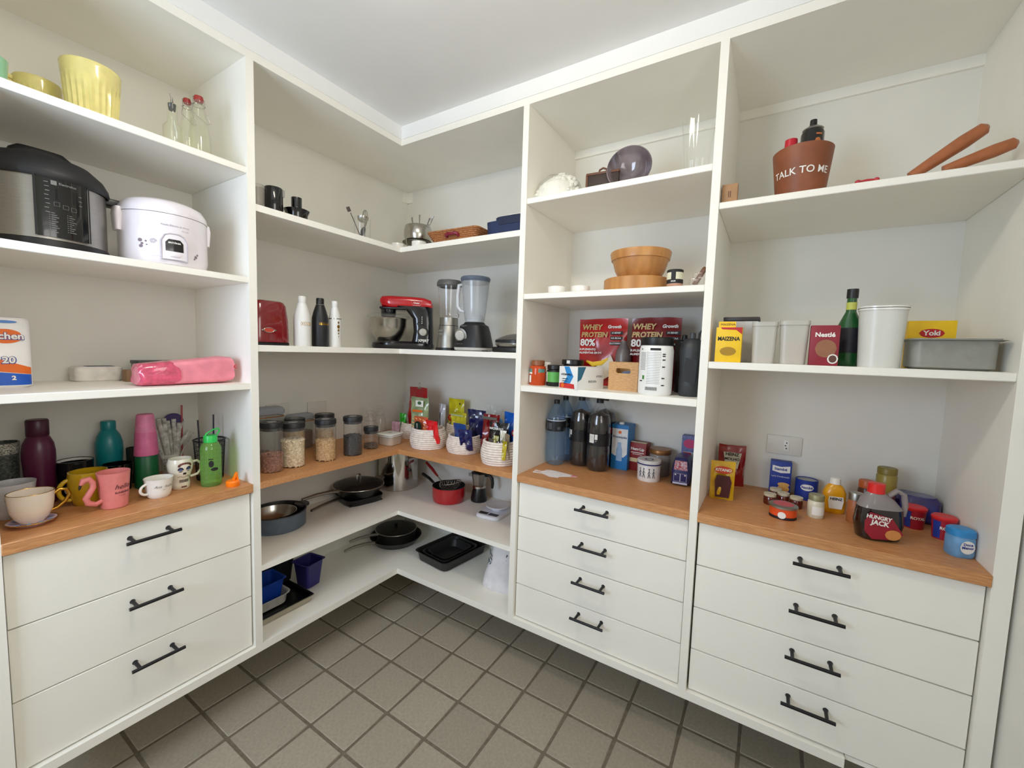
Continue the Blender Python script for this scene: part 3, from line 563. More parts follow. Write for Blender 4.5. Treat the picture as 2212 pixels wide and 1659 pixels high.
part('flower_print', J(*[bend(disc(x, z, .007, .012), .0445) for x, z in ((-.03, .03), (-.012, .045), (.006, .028), (.02, .05), (.034, .03), (.0, .06))]), INKW, t)
t = thing('mug', 'round yellow mug behind the pink cup on the left worktop', 'mug', (.292, -1.606, ZL), L90)
YM = mat('yellow_glazed', (206, 168, 30), .22, coat=.4)
part('body', cup_body(.036, .046, .104, .004, .003, 36, .006), YM, t)
part('handle', T(ring_handle(.04, .052, .026, .032, .006), rot=(0, 0, PI)), YM, t)
FLAM = mat('flamingo_pink', (226, 132, 128), .35)
t = thing('mug', 'pink mug with a flamingo-neck handle and black lettering', 'mug', (.391, -1.571, ZL), L90)
part('body', cup_body(.032, .04, .112, .0025), FLAM, t)
nk = part('flamingo_handle', tube([(-.03, -.008, .028), (-.045, -.012, .022), (-.062, -.013, .03), (-.066, -.013, .045), (-.058, -.013, .06), (-.05, -.013, .075), (-.05, -.012, .09), (-.058, -.012, .102), (-.07, -.012, .1), (-.076, -.012, .088)], [.006, .0075, .0085, .0085, .008, .0075, .0075, .009, .0095, .005], 12), FLAM, t)
part('beak', T(lathe([(0, 0), (.004, 0), (.003, .012), (0, .018)], 10), (-.0755, -.012, .09), (PI, .25, 0)), mat('beak_black', (50, 40, 42), .4), nk)
rf = lambda z: .0328+.0078*z/.112
part('lettering', J(text('hello', .021, .012, .068, R=.037, shear=.35, rfun=rf), text('SUNSHINE', .0085, .012, .05, R=.037, bold=.0002, rfun=rf), bend(rect(.002, .02, .0405, .0412, n=6), .037, rfun=rf)), mat('plum_ink', (90, 40, 52), .5), t)
TEAL = mat('teal_plastic', (18, 132, 138), .3, var=.04)
t = thing('water_bottle', 'teal plastic bottle behind the mugs on the left worktop', 'bottle', (.122, -1.512, ZL), L90)
part('body', lathe([(0, 0), (.034, 0), (.036, .004), (.035, .06), (.036, .09), (.038, .13), (.037, .155), (.031, .18), (.023, .195), (.02, .2), (0, .2)], 36), TEAL, t)
part('cap', lathe([(.02, .2), (.0205, .202), (.0205, .228), (.0185, .232), (0, .232)], 28), TEAL, t)
solo('mug', cup_body(.034, .0405, .094, .003), GLOSSBLACK, 'plain glossy black mug below the teal bottle', 'mug', (.213, -1.515, ZL), L90)
solo('mug', cup_body(.017, .02, .13, .002), mat('olive_dark', (44, 46, 38), .4), 'narrow dark cup between the teal bottle and the pink tumblers', 'cup', (.152, -1.455, ZL), L90)
def tumbler(r0, r1, h): return lathe([(r1-.002, 0), (r1, 0), (r1, .006), (r0+.002, h-.004), (r0, h), (0, h)], 36)
PNKC = mat('bubblegum', (226, 128, 168), .4); GRNC = mat('deep_green', (10, 92, 50), .4)
solo('plastic_cup', tumbler(.03, .0345, .115), GRNC, 'dark green upturned cup at the bottom of the cup stack', 'cup', (.238, -1.443, ZL), L90)
solo('plastic_cup', tumbler(.028, .0343, .085), mat('rose_pink', (216, 104, 150), .4), 'deep pink upturned cup, middle of the cup stack', 'cup', (.238, -1.443, ZL+.1155), L90)
solo('plastic_cup', tumbler(.0225, .0305, .085), PNKC, 'light pink upturned cup on top of the cup stack', 'cup', (.238, -1.443, ZL+.176), L90)
t = thing('straw_holder', 'white dotted cup holding straws behind the skull mug', 'holder', (.15, -1.345, ZL), L90)
part('cup', cup_body(.025, .029, .085, .002), PORC, t)
part('dots', J(*[bend(rect(-.028+.0075*i, -.025+.0075*i, .03+.012*j, .034+.012*j), .0283) for i in range(8) for j in range(4)]), INKG, t)
rnd = random.Random(5)
for i in range(9):
    a = rnd.uniform(0, 6.28); x, y = .012*math.cos(a), .012*math.sin(a); lx = (-.055+.017*i); ht = .20+.03*rnd.random()-(.05 if i > 6 else 0)
    g = tube([(x, y, .008), (x*.8+lx*.45, y*.9, .1), (lx, y*1.2, ht)], .0078 if i not in (6, 8) else .003, 8)
    t2 = solo('wrapped_straw', g, mat('paper_wrap', (222, 219, 212), .6, rgb2=(150, 146, 140), scale=70), ['wrapped white straw, first from the left in the straw cup', 'wrapped white straw, second from the left in the straw cup', 'wrapped white straw, third from the left in the straw cup', 'wrapped white straw, fourth from the left in the straw cup', 'wrapped white straw, middle of the straw cup', 'wrapped white straw, sixth from the left in the straw cup', 'thin white straw, seventh from the left in the straw cup', 'wrapped straw leaning right in the straw cup', 'thin striped straw leaning furthest right in the straw cup'][i], 'straw', (.15, -1.345, ZL), L90, 'straws in the dotted cup')
solo('paper_fan', T(lathe([(0, -.002), (.033, -.002), (.035, 0), (.033, .002), (0, .002)], 28), (0, 0, .2), (PI/2, 0, 0)), mat('violet', (70, 52, 110), .4), 'round violet paper fan behind the straws', 'fan', (.10, -1.315, ZL), L90)
solo('drinking_straw', tube([(0, 0, 0), (.004, 0, .235)], .0035, 8), mat('straw_red', (190, 90, 96), .4), 'single pink straw standing above the violet fan', 'straw', (.103, -1.29, ZL+.03), L90)
t = thing('mug', 'sugar-skull mug with painted flowers and eyes', 'mug', (.349, -1.384, ZL), L90)
SK = mat('bone_glaze', (234, 228, 212), .25, coat=.4)
part('skull_body', lathe([(0, 0), (.024, 0), (.027, .004), (.028, .02), (.026, .036), (.03, .05), (.0365, .07), (.0375, .09), (.034, .104), (.033, .108), (.03, .108), (.031, .09), (.028, .06), (.023, .03), (0, .012)], 40), SK, t)
part('handle', J(tube([(.034, 0, .088), (.052, 0, .09), (.062, -.004, .078), (.06, -.006, .055), (.05, -.006, .042), (.03, 0, .036)], .0048, 10)), SK, t)
def sf(z): return .0275+.0105*max(0, min(1, (z-.035)/.045))
part('eye', T(disc(0, 0, .009, .0095), (0, 0, 0)) if 0 else bend(disc(-.011, .073, .0085, .0088), .037, rfun=lambda z: sf(z)+.0004), mat('eye_black', (24, 28, 50), .3), t)
part('eye', bend(disc(.013, .074, .0085, .0088), .037, rfun=lambda z: sf(z)+.0004), mat('eye_black', (24, 28, 50), .3), t)
part('iris', J(bend(disc(-.011, .073, .0055, .0042), .037, rfun=lambda z: sf(z)+.0008), bend(disc(.013, .074, .0055, .0042), .037, rfun=lambda z: sf(z)+.0008)), mat('iris_blue', (80, 96, 150), .4), t)
part('nose', bend(J(disc(-.001, .058, .003, .004), disc(.004, .058, .003, .004)), .037, rfun=lambda z: sf(z)+.0006), INKK, t)
part('flower_print', bend(J(*[disc(.002+.017*math.cos(a), .087+.008*math.sin(a), .0038, .0036) for a in [PI*i/8 for i in range(9)]], *[disc(x, .004+.006, .004, .003) for x in (-.006, .001, .008)]), .037, rfun=lambda z: sf(z)+.0007), mat('floral_brown', (112, 62, 56), .5), t)
part('teeth_print', bend(J(*[rect(-.016+.0046*i, -.0128+.0046*i, .026, .036) for i in range(8)], *[disc(-.02+.005*i, .046+.002*math.sin(i*1.2), .0014, .0014) for i in range(10)]), .037, rfun=lambda z: sf(z)+.0007), mat('teeth_ink', (90, 80, 78), .5), t)
t = thing('teacup', 'low white cup with a handwritten signature and round handle', 'cup', (.392, -1.46, ZL), L90)
part('body', lathe([(0, .004), (.022, .004), (.023, 0), (.026, 0), (.031, .006), (.034, .02), (.0365, .045), (.039, .062), (.0395, .065), (.037, .065), (.034, .04), (.03, .016), (0, .01)], 40), PORC, t)
part('handle', T(ring_handle(.034, .034, .02, .017, .004), rot=(0, 0, PI+.25)), PORC, t)
part('lettering', J(text('Ana  Isabel', .0125, .004, .041, R=.0375, shear=.4), text('2019', .0045, .004, .03, R=.036)), INKG, t)
GB = glass('green_plastic', (170, 222, 120), .75, .08)
t = thing('water_bottle', 'translucent green water bottle with a carrying loop', 'bottle', (.394, -1.306, ZL), L90)
part('body', lathe([(0, 0), (.028, 0), (.0315, .005), (.0325, .02), (.0325, .13), (.031, .145), (.024, .157), (.02, .16), (.02, .172), (0, .172)], 36), GB, t)
GC = mat('lime_cap', (40, 190, 80), .35)
cp = part('cap', lathe([(.0212, .16), (.0212, .182), (.0195, .185), (0, .185)], 28), GC, t)
part('carry_loop', tube([(-.019, 0, .178), (-.012, 0, .192), (.01, 0, .204), (.026, 0, .206), (.03, 0, .197), (.022, 0, .184)], .003, 8), GC, cp)
part('figure_print', bend(J(disc(-.012, .085, .008, .012), disc(-.002, .065, .012, .006), rect(-.02, -.006, .1, .104)), .033), INKK, t)
t = thing('mesh_holder', 'round black wire mesh holder next to the divider', 'holder', (.298, -1.2705, ZL), L90)
part('rim', tube([(.05*math.cos(i*PI/20), .05*math.sin(i*PI/20), .15) for i in range(40)], .003, 8, True), BLACK, t)
part('mesh_wall', J(*[tube([(.042*math.cos(a), .042*math.sin(a), .004), (.05*math.cos(a), .05*math.sin(a), .15)], .0009, 4) for a in [i*2*PI/44 for i in range(44)]], *[tube([((.042+.008*z/.15)*math.cos(i*PI/14), (.042+.008*z/.15)*math.sin(i*PI/14), z) for i in range(28)], .0009, 4, True) for z in (.004, .02, .036, .052, .068, .084, .1, .116, .132)]), BLACK, t, kind='stuff')
part('floor_plate', lathe([(0, 0), (.043, 0), (.043, .003), (0, .003)], 28), BLACK, t)
for i, (dx, lab) in enumerate(((-.028, 'left of two dark sticks standing in the mesh holder'), (.012, 'right of two dark sticks standing in the mesh holder'))):
    solo('stick', tube([(0, 0, 0), (dx*.3, 0, .225+.015*i)], .0028, 6), mat('stick_dark', (36, 28, 44), .4), lab, 'stick', (.298, -1.2705+dx, ZL+.004), L90, 'sticks in the mesh holder')
t = thing('bottle_cap', 'bright orange flip-top cap on the left worktop', 'cap', (.464, -1.266, ZL), L90)
OR2 = mat('bright_orange', (255, 128, 8), .35, var=.03)
part('base', lathe([(0, 0), (.0205, 0), (.022, .003), (.022, .016), (.018, .021), (0, .021)], 28), OR2, t)
part('spout_lever', J(T(box(.008, .011, .032, .002), (0, 0, .018), (0, .45, 0)), T(box(.007, .01, .03, .002), (.015, 0, .018), (0, -.1, 0))), OR2, t)
# ================================================================ corner shelving, top shelf
Z1 = 1.916
t = thing('plastic_jug', 'grey translucent container at the left end of the corner top shelf', 'container', (.394, -1.128, Z1), L90)
part('body', lathe([(0, 0), (.024, 0), (.026, .004), (.027, .09), (.024, .088), (.022, .006), (0, .004)], 28), mat('smoke', (150, 146, 138), .3), t)
part('lid', lathe([(0, .09), (.028, .09), (.0285, .1), (.026, .103), (0, .103)], 28), mat('smoke_lid', (176, 172, 164), .3), t)
t = thing('canister', 'glossy black cylinder on the corner top shelf', 'canister', at('bcyl'), L90)
part('body', lathe([(0, 0), (.031, 0), (.033, .003), (.033, .1), (.031, .104), (0, .104)], 36), GLOSSBLACK, t)
t = thing('mixer_attachment', 'black lid-shaped attachment with a tall feeding tube, corner top shelf', 'attachment', at('blid'), L90)
part('lid_plate', lathe([(0, .01), (.036, .01), (.038, .0), (.041, .0), (.041, .03), (.048, .045), (.049, .048), (.045, .05), (.03, .056), (0, .056)], 36), GLOSSBLACK, t)
part('feed_tube', lathe([(.02, .055), (.02, .098), (.018, .098), (.018, .058)], 24), GLOSSBLACK, t)
solo('attachment', J(lathe([(0, 0), (.012, 0), (.012, .004), (.004, .008), (.004, .12), (0, .122)], 16), T(box(.026, .012, .03, .004), (.006, 0, .11))), mat('pale_grey', (180, 180, 178), .4), 'pale grey attachment peeking out behind the black cylinder', 'attachment', (.33, -1.005, Z1), L90)
t = thing('glass_jar', 'clear glass jar holding whisks and spoons on the corner top shelf', 'jar', (.40, -.65, Z1), L90)
part('glass_body', lathe([(0, 0), (.036, 0), (.038, .004), (.038, .1), (.041, .113), (.039, .113), (.036, .1), (.036, .006), (0, .005)], 36), GLASS, t)
def utensil(name, g, m, label, loc, cat='utensil', rz=L90, extra=None):
    return solo(name, g, m, label, cat, loc, rz, 'utensils in the glass jar')
utensil('spatula', J(tube([(.01, .01, .006), (-.055, .015, .125)], .0022, 6), T(box(.02, .004, .022, .002), (-.06, .0155, .128), (0, -.5, 0))), mat('spat_brown', (96, 84, 80), .4), 'small spatula leaning left out of the glass jar', (.40, -.65, Z1), 'spatula')
utensil('ladle', J(tube([(.005, -.012, .008), (0, -.012, .06), (-.002, -.012, .09)], .003, 8), T(lathe([(0, 0), (.014, .004), (.024, .014), (.027, .028), (.025, .028), (.021, .015), (0, .005)], 24), (-.004, -.008, .088))), STEEL, 'shiny steel ladle bowl rising from the glass jar', (.40, -.65, Z1), 'ladle')
utensil('serving_spoon', T(blob(.012, .004, .028), (-.012, -.018, .045), (0, .45, 0)), GLOSSBLACK, 'black spoon head seen inside the glass jar', (.40, -.65, Z1), 'spoon')
wh = []
for k in range(4):
    a = k*PI/4; wh.append(tube([(.016+.012*s*math.cos(a)*math.sin(PI*f), .012*s*math.sin(a)*math.sin(PI*f), .07+.085*math.sin(PI*f/2)) for s in (1,) for f in [i/8 for i in range(9)]], .0009, 5)); wh.append(tube([(.016-.012*math.cos(a)*math.sin(PI*f), -.012*math.sin(a)*math.sin(PI*f), .07+.085*math.sin(PI*f/2)) for f in [i/8 for i in range(9)]], .0009, 5))
utensil('whisk', J(tube([(.014, .004, .008), (.016, 0, .072)], .0045, 8), *wh), STEEL, 'wire whisk standing on the right in the glass jar', (.40, -.65, Z1), 'whisk')
t = thing('fondue_pot', 'steel fondue pot on a wire stand with forks', 'fondue pot', (.355, -.235, Z1), 0)
part('pot', lathe([(0, .10), (.06, .10), (.072, .108), (.078, .13), (.078, .16), (.072, .185), (.07, .188), (.068, .186), (.074, .16), (.074, .13), (.06, .106), (0, .104)], 44), STEEL, t)
part('burner_plate', lathe([(0, .088), (.06, .088), (.085, .094), (.086, .098), (.06, .096), (0, .096)], 36), mat('grey_metal', (112, 110, 98), .4, .8), t)
for a in (0.5, 2.6, 4.7):
    part('leg', tube([(.05*math.cos(a), .05*math.sin(a), .0035), (.09*math.cos(a), .09*math.sin(a), .09), (.086*math.cos(a), .086*math.sin(a), .1)], .003, 8), STEEL, t)
for i, (dx, dy, hx, hy, hz) in enumerate(((-.02, 0, -.05, 0, .245), (-.01, .01, -.01, .02, .26), (.03, 0, .105, .01, .235), (.035, -.015, .108, -.02, .215), (.02, .02, .06, .02, .20))):
    solo('fondue_fork', tube([(dx, dy, .108), (hx*.6+dx*.4, hy, .108+(hz-.108)*.55), (hx, hy, hz)], [.0012, .0015, .0045], 8), BRUSH, ['fondue fork handle leaning furthest left in the steel pot', 'upright fondue fork handle in the steel pot', 'upper of the fondue forks leaning right in the steel pot', 'lower of the fondue forks leaning right in the steel pot', 'short fork tip just above the right rim of the steel pot'][i], 'fork', (.355, -.235, Z1), 0, 'fondue forks')
RAM = lambda r, h: lathe([(0, 0), (r*.9, 0), (r*.95, .003), (r, h*.9), (r*.98, h), (r*.9, h), (r*.88, h*.9), (r*.82, .006), (0, .006)], 32)
solo('ramekin', RAM(.034, .04), PORC, 'left of two small white ramekins in front of the fondue pot', 'ramekin', (.409, -.436, Z1), 0, 'white ramekins on the corner shelf')
solo('ramekin', RAM(.037, .042), PORC, 'right of two small white ramekins in front of the fondue pot', 'ramekin', (.536, -.41, Z1), 0, 'white ramekins on the corner shelf')
RAT = mat('rattan', (190, 128, 78), .65, rgb2=(120, 70, 36), scale=300, stretch=(1, 1, .35), var=.1, bump=.5, bscale=400)
def rbox_ring(w, d, r, z, n=6):
    out = []
    for cx, cy, a0 in ((w/2-r, d/2-r, 0), (-w/2+r, d/2-r, PI/2), (-w/2+r, -d/2+r, PI), (w/2-r, -d/2+r, 3*PI/2)):
        for i in range(n+1): a = a0+PI/2*i/n; out.append((cx+r*math.cos(a), cy+r*math.sin(a), z))
    return out
t = thing('rattan_tray', 'woven rattan tray with a dark red leather handle', 'tray', (.79, -.365, Z1), .04)
for k in range(8):
    f = k/7; part('woven_coil', tube(rbox_ring(.235+.06*f, .15+.05*f, .02, .006+.052*f), .0048, 8, True), RAT, t)
part('tray_floor', T(box(.235, .15, .006), (0, 0, .001)), RAT, t)
part('handle', tube([(-.027, -.09, .03), (-.03, -.101, .036), (-.014, -.106, .04), (.006, -.106, .037), (.024, -.105, .041), (.038, -.101, .036), (.038, -.09, .03)], .008, 10), mat('wine_leather', (128, 22, 50), .35, coat=.3), t)
t = thing('carving_knife', 'knife with a black handle lying across the rattan tray', 'knife', (.76, -.35, Z1+.064), .12)
part('handle', T(box(.1, .02, .012, .004), (-.07, 0, 0)), mat('knife_black', (40, 36, 34), .4), t)
part('bolster', T(box(.018, .021, .013, .003), (-.105, 0, -.0005)), STEEL, t)
part('blade', T(prism([(-.02, -.01), (.11, -.008), (.135, .004), (.13, .014), (-.02, .01)], 0, .002), (0, 0, .006)), mat('dark_blade', (70, 68, 64), .35, .6), t)
t = thing('fabric_box', 'navy blue fabric box at the right end of the corner top shelf', 'box', (1.082, -.395, Z1))
part('body', J(T(loft([(0, .098, .05, 6), (.006, .1, .052, 6), (.07, .104, .055, 6), (.07, .1, .051, 6), (.01, .096, .048, 6)], 40, False), (0, 0, 0)), T(box(.18, .09, .006), (0, 0, .002))), mat('navy_cloth', (30, 46, 84), .7, var=.12, scale=30, bump=.3), t)
part('flap', T(loft([(.05, .07, .056, 6), (.082, .074, .056, 6), (.086, .07, .052, 6)], 32), (.02, 0, 0)), mat('navy_dark', (26, 36, 66), .7, bump=.3), t)
solo('booklet', J(T(box(.09, .08, .009, .002), (0, 0, 0))), mat('booklet', (226, 222, 216), .5), 'thin white booklet lying on the navy fabric box', 'book', (1.125, -.39, Z1+.087))
# ================================================================ corner shelving, appliance shelf
Z2 = 1.411
RDG = mat('red_enamel', (122, 12, 18), .16, coat=.7, var=.02)
t = thing('toaster', 'glossy dark red toaster beside the white divider', 'toaster', (.375, -1.107, Z2), L90)
part('body', loft([(.012, .073, .085, 5), (.02, .0735, .086, 5), (.1, .071, .083, 5), (.155, .066, .078, 4.5), (.169, .06, .072, 4), (.173, .05, .064, 4)], 44), RDG, t)
part('foot_plate', T(box(.13, .155, .012, .003), (0, 0, 0)), BLACK, t)
bd = part('badge', T(disc(0, 0, .019, .0085), (-.02, -.0865, .058)), mat('badge_red', (200, 70, 56), .4), t)
part('badge_ring', tube([(-.02+.0195*math.cos(i*PI/12), -.0868, .058+.009*math.sin(i*PI/12)) for i in range(24)], .0012, 6, True), STEEL, t)
part('badge_tip', J(T(box(.008, .003, .006, .001), (-.043, -.086, .055)), T(box(.008, .003, .006, .001), (.003, -.086, .055))), STEEL, bd)
part('slot', T(box(.1, .024, .002), (-.02, 0, .1725)), BLACK, t)
part('lever', T(box(.012, .02, .012, .003), (.077, -.02, .11)), BLACK, t)
def flask(key, label, body, cap, h, r, deco, capz):
    t = thing('thermos_bottle', label, 'bottle', (AT[key][0], AT[key][1], Z2), L90)
    part('body', lathe([(0, 0), (r*.93, 0), (r, .006), (r, h*.52), (r*.97, h*.6), (r*.75, h*.74), (r*.5, h*.86), (r*.45, capz), (0, capz)], 36), body, t)
    part('cap', lathe([(r*.45, capz), (r*.47, capz+.002), (r*.47, h-.004), (r*.4, h), (0, h)], 28), cap, t)
    if deco: deco(t, r)
    return t
WB = mat('white_flask', (232, 231, 228), .35, var=.01); BB = mat('black_flask', (24, 25, 28), .45)
def deco1(t, r): part('gold_band', J(*[bend(tube([(-.02+.0066*i+.003*math.cos(q), 0, .092+.005*math.sin(q)) for q in [j*PI/4 for j in range(8)]], .0005, 4, True), r+.0002) for i in range(7)], bend(rect(-.024, .024, .099, .0998, n=8), r+.0004), bend(rect(-.024, .024, .084, .0848, n=8), r+.0004)), GOLD, t)
def deco2(t, r): part('gold_band', J(*[bend(disc(-.022+.0063*i, .096, .0022, .004), r+.0003) for i in range(8)], bend(rect(-.026, .026, .102, .1028, n=8), r+.0004)), GOLD, t)
def deco3(t, r):
    part('gold_ornament', J(*[bend(disc(0, z, s, s*1.3), r+.0003) for z, s in ((.108, .004), (.09, .0065), (.074, .0045), (.06, .003), (.047, .002))]), GOLD, t)
    part('collar', lathe([(r*.99, .123), (r*1.01, .1235), (r*1.01, .1265), (r*.98, .127)], 32), STEEL, t)
flask('bw1', 'widest white flask with a gold band next to the red toaster', WB, WB, .206, .033, deco1, .175)
b = flask('bbk', 'matt black flask between two white flasks', BB, BLACK, .208, .034, deco2, .178)
part('neck_rings', J(*[tube([(.0165*math.cos(i*PI/14), .0165*math.sin(i*PI/14), z) for i in range(28)], .0014, 6, True) for z in (.170, .175, .180)]), STEEL, b)
flask('bw2', 'slim white flask, rightmost of the three flasks', WB, WB, .203, .027, deco3, .17)
# ---------------------------------------------------------------- stand mixer
MB = mat('mixer_black', (16, 17, 24), .18, coat=.5, var=.02); MR = mat('mixer_red', (200, 16, 32), .22, coat=.7, var=.02)
t = thing('stand_mixer', 'black and red stand mixer with a steel bowl', 'mixer', (.335, -.315, Z2), .72)
def sideplate(poly, d, bev=0):                      # outline in xz with depth d centred on y
    V, F = plate(poly, d, -d/2); return V, F
base = loft([(0, .165, .085, 3.4), (.01, .172, .09, 3.4), (.03, .17, .088, 3.4), (.042, .15, .075, 3)], 40)
part('foot', base, MB, t)
col = [(.045, .035), (.16, .03), (.168, .05), (.16, .2), (.14, .235), (.06, .235), (.045, .2), (.055, .12)]
part('column', loft([(.03, .062, .07, 4, .105, 0), (.1, .055, .066, 4, .11, 0), (.17, .056, .064, 4, .105, 0), (.215, .075, .063, 4, .085, 0), (.235, .12, .062, 4, .04, 0)], 40), MB, t)
hd = part('head', T(loft([(-.135, .018, .045, 2.6, -.005, 0), (-.125, .03, .055, 3, -.003, 0), (-.08, .037, .062, 3.4, 0, 0), (.03, .036, .063, 3.4, 0, 0), (.1, .033, .062, 3.4, 0, 0), (.14, .026, .056, 3, .006, 0), (.15, .01, .04, 2.5, .014, 0)], 36), (.01, 0, .255), (0, PI/2, 0)), MR, t)
part('head_underside', T(box(.27, .118, .014, .006), (.008, 0, .214)), MB, t)
part('drive_hub', lathe([(0, .17), (.03, .17), (.04, .182), (.042, .215), (0, .215)], 32), MB, t, (-.085, 0, 0))
part('bowl', T(lathe([(0, .03), (.045, .03), (.05, .036), (.06, .045), (.085, .08), (.098, .125), (.1, .16), (.103, .166), (.1, .168), (.097, .16), (.092, .12), (.07, .07), (0, .045)], 48), (-.085, 0, 0)), STEEL, t)
part('splash_guard', T(lathe([(.104, .166), (.118, .172), (.112, .182), (.07, .192), (.045, .192)], 40), (-.085, 0, 0)), PLAST, t)
part('knob', T(lathe([(0, 0), (.024, 0), (.024, .008), (.019, .014), (0, .015)], 28), (.108, -.07, .095), (PI/2, 0, 0)), BRUSH, t)
part('knob_ring', T(lathe([(.025, 0), (.031, 0), (.03, .004), (.025, .004)], 28), (.108, -.067, .095), (PI/2, 0, 0)), BLACK, t)
part('print', J(text('XPERT', .018, .112, .048, -.0705, bold=.0006, xs=1.1), text('SERIES', .008, .105, .035, -.0712, bold=.0002), *[rect(.1, .104, .175-.011*i, .18-.011*i, -.0662) for i in range(4)]), INKW, t)
part('logo', J(*[T(tube([(x, 0, z) for x, z in ((-.028, .013), (.032, .013), (.022, -.012), (-.018, -.012))], .0011, 5, True), (.07, -.0645, .252)), text('Oster', .014, .0715, .2525, -.0645, bold=.0004)]), INKW, hd)
part('button', T(tube([(.008*math.cos(i*PI/10), 0, .008*math.sin(i*PI/10)) for i in range(20)], .0014, 6, True), (.085, -.067, .14)), BLACK, t)
solo('power_cable', tube([(.50, -.20, Z2+.0045), (.53, -.19, Z2+.05), (.525, -.17, Z2+.09), (.54, -.17, Z2+.05), (.56, -.20, Z2+.006), (.54, -.26, Z2+.0045)], .0035, 8), BLACK, 'black cable looped behind the stand mixer', 'cable', (0, 0, 0))
t = thing('blender', 'slim steel blender with a tall clear jug', 'blender', (.69, -.345, Z2), 0)
part('base', lathe([(0, 0), (.062, 0), (.064, .012), (.062, .02), (.058, .06), (.052, .11), (.047, .125), (.046, .165), (0, .165)], 44), BRUSH, t)
part('foot_ring', lathe([(.0625, 0), (.066, .0), (.066, .012), (.063, .014)], 40), BLACK, t)
part('base_seam', tube([(.0475*math.cos(i*PI/20), .0475*math.sin(i*PI/20), .125) for i in range(40)], .0012, 6, True), BLACK, t)
part('jug', lathe([(.044, .166), (.047, .17), (.05, .22), (.059, .32), (.061, .332), (.059, .332), (.048, .22), (.044, .175)], 40), GLASS, t)
part('jug_rib', J(*[T(tube([(.046, 0, .175), (.0585, 0, .318)], .0022, 6), rot=(0, 0, a)) for a in (-2.4, -1.9, -.9)]), GLASS, t)
part('lid', lathe([(.05, .318), (.064, .325), (.064, .34), (.058, .352), (0, .354)], 36), mat('smoke_grey', (92, 92, 90), .4), t)
part('handle', tube([(.058, 0, .31), (.085, 0, .3), (.088, 0, .24), (.08, 0, .2), (.05, 0, .185)], .007, 10), GLASS, t)
part('label_plate', bend(J(rect(-.024, .012, .092, .103, n=6), rect(-.024, .012, .076, .087, n=6)), .0565), mat('label_grey', (120, 116, 108), .5), t)
part('drain_tap', J(T(lathe([(0, 0), (.006, 0), (.006, .02), (0, .02)], 10), (.058, -.02, .178), (0, PI/2, 0)), T(box(.006, .012, .016, .002), (.076, -.02, .165))), mat('tap_grey', (180, 180, 176), .4), t)
t = thing('blender', 'black blender with a round grey dial and cloudy plastic jug', 'blender', (.875, -.372, Z2), .12)
part('base', loft([(.016, .086, .08, 3.2), (.03, .085, .079, 3.2), (.09, .072, .068, 3.2), (.122, .063, .06, 3), (.13, .05, .048, 2.6), (.138, .048, .046, 2)], 44), mat('matt_black', (20, 20, 22), .45), t)
part('foot_ring', loft([(0, .074, .07, 3), (.006, .086, .08, 3.2), (.017, .088, .082, 3.2)], 40), mat('foot_grey', (186, 184, 180), .4), t)
dl = part('dial', T(lathe([(0, 0), (.024, 0), (.024, .012), (.02, .016), (0, .017)], 32), (-.03, -.074, .074), (PI/2+.18, 0, 0)), mat('dial_grey', (190, 188, 184), .35), t)
part('dial_ring', T(lathe([(.025, 0), (.033, 0), (.033, .003), (.025, .004)], 32), (-.03, -.0735, .074), (PI/2+.18, 0, 0)), BRUSH, t)
part('print', J(text('WALITA', .009, -.022, .118, -.0605, bold=.0002), text('power max', .007, -.032, .034, -.081)), INKG, t)
part('jug', lathe([(.044, .138), (.047, .144), (.055, .2), (.068, .335), (.07, .342), (.067, .342), (.053, .2), (.044, .15)], 40), glass('cloudy_jug', (236, 238, 240), .78, .15), t)
part('spout_core', lathe([(0, .14), (.04, .14), (.042, .16), (.03, .175), (0, .178)], 28), glass('cloudy_core', (244, 246, 250), .45, .3), t)
part('lid', lathe([(.06, .322), (.069, .332), (.072, .345), (.068, .352), (0, .353)], 40), mat('slate_blue', (92, 104, 122), .4), t)
part('handle', tube([(-.06, -.01, .32), (-.085, -.012, .318), (-.092, -.012, .27), (-.09, -.012, .215), (-.075, -.01, .195), (-.052, -.006, .19)], .0085, 10), glass('cloudy_handle', (230, 232, 236), .3, .2), t)
t = thing('sandwich_grill', 'steel and black sandwich grill half hidden by the divider', 'grill', (1.112, -.36, Z2), 0)
part('foot', T(box(.15, .19, .024, .006), (0, 0, 0)), BLACK, t)
part('lower_plate', T(loft([(.024, .068, .09, 4), (.034, .075, .1, 4), (.042, .076, .101, 4)], 32), (0, 0, 0)), BRUSH, t)
part('upper_plate', loft([(.044, .076, .101, 4), (.054, .076, .101, 4), (.056, .072, .096, 4)], 32), BLACK, t)
part('cover', loft([(.056, .074, .098, 4), (.066, .06, .085, 3.5), (.078, .035, .06, 3), (.084, .012, .03, 2.5)], 32), BRUSH, t)
solo('power_cable', tube([(1.02, -.46, Z2+.0035), (.995, -.47, Z2+.0035), (.98, -.45, Z2+.0035), (1.0, -.43, Z2+.0035)], .0028, 6), BLACK, 'short black cable at the foot of the sandwich grill', 'cable', (0, 0, 0))
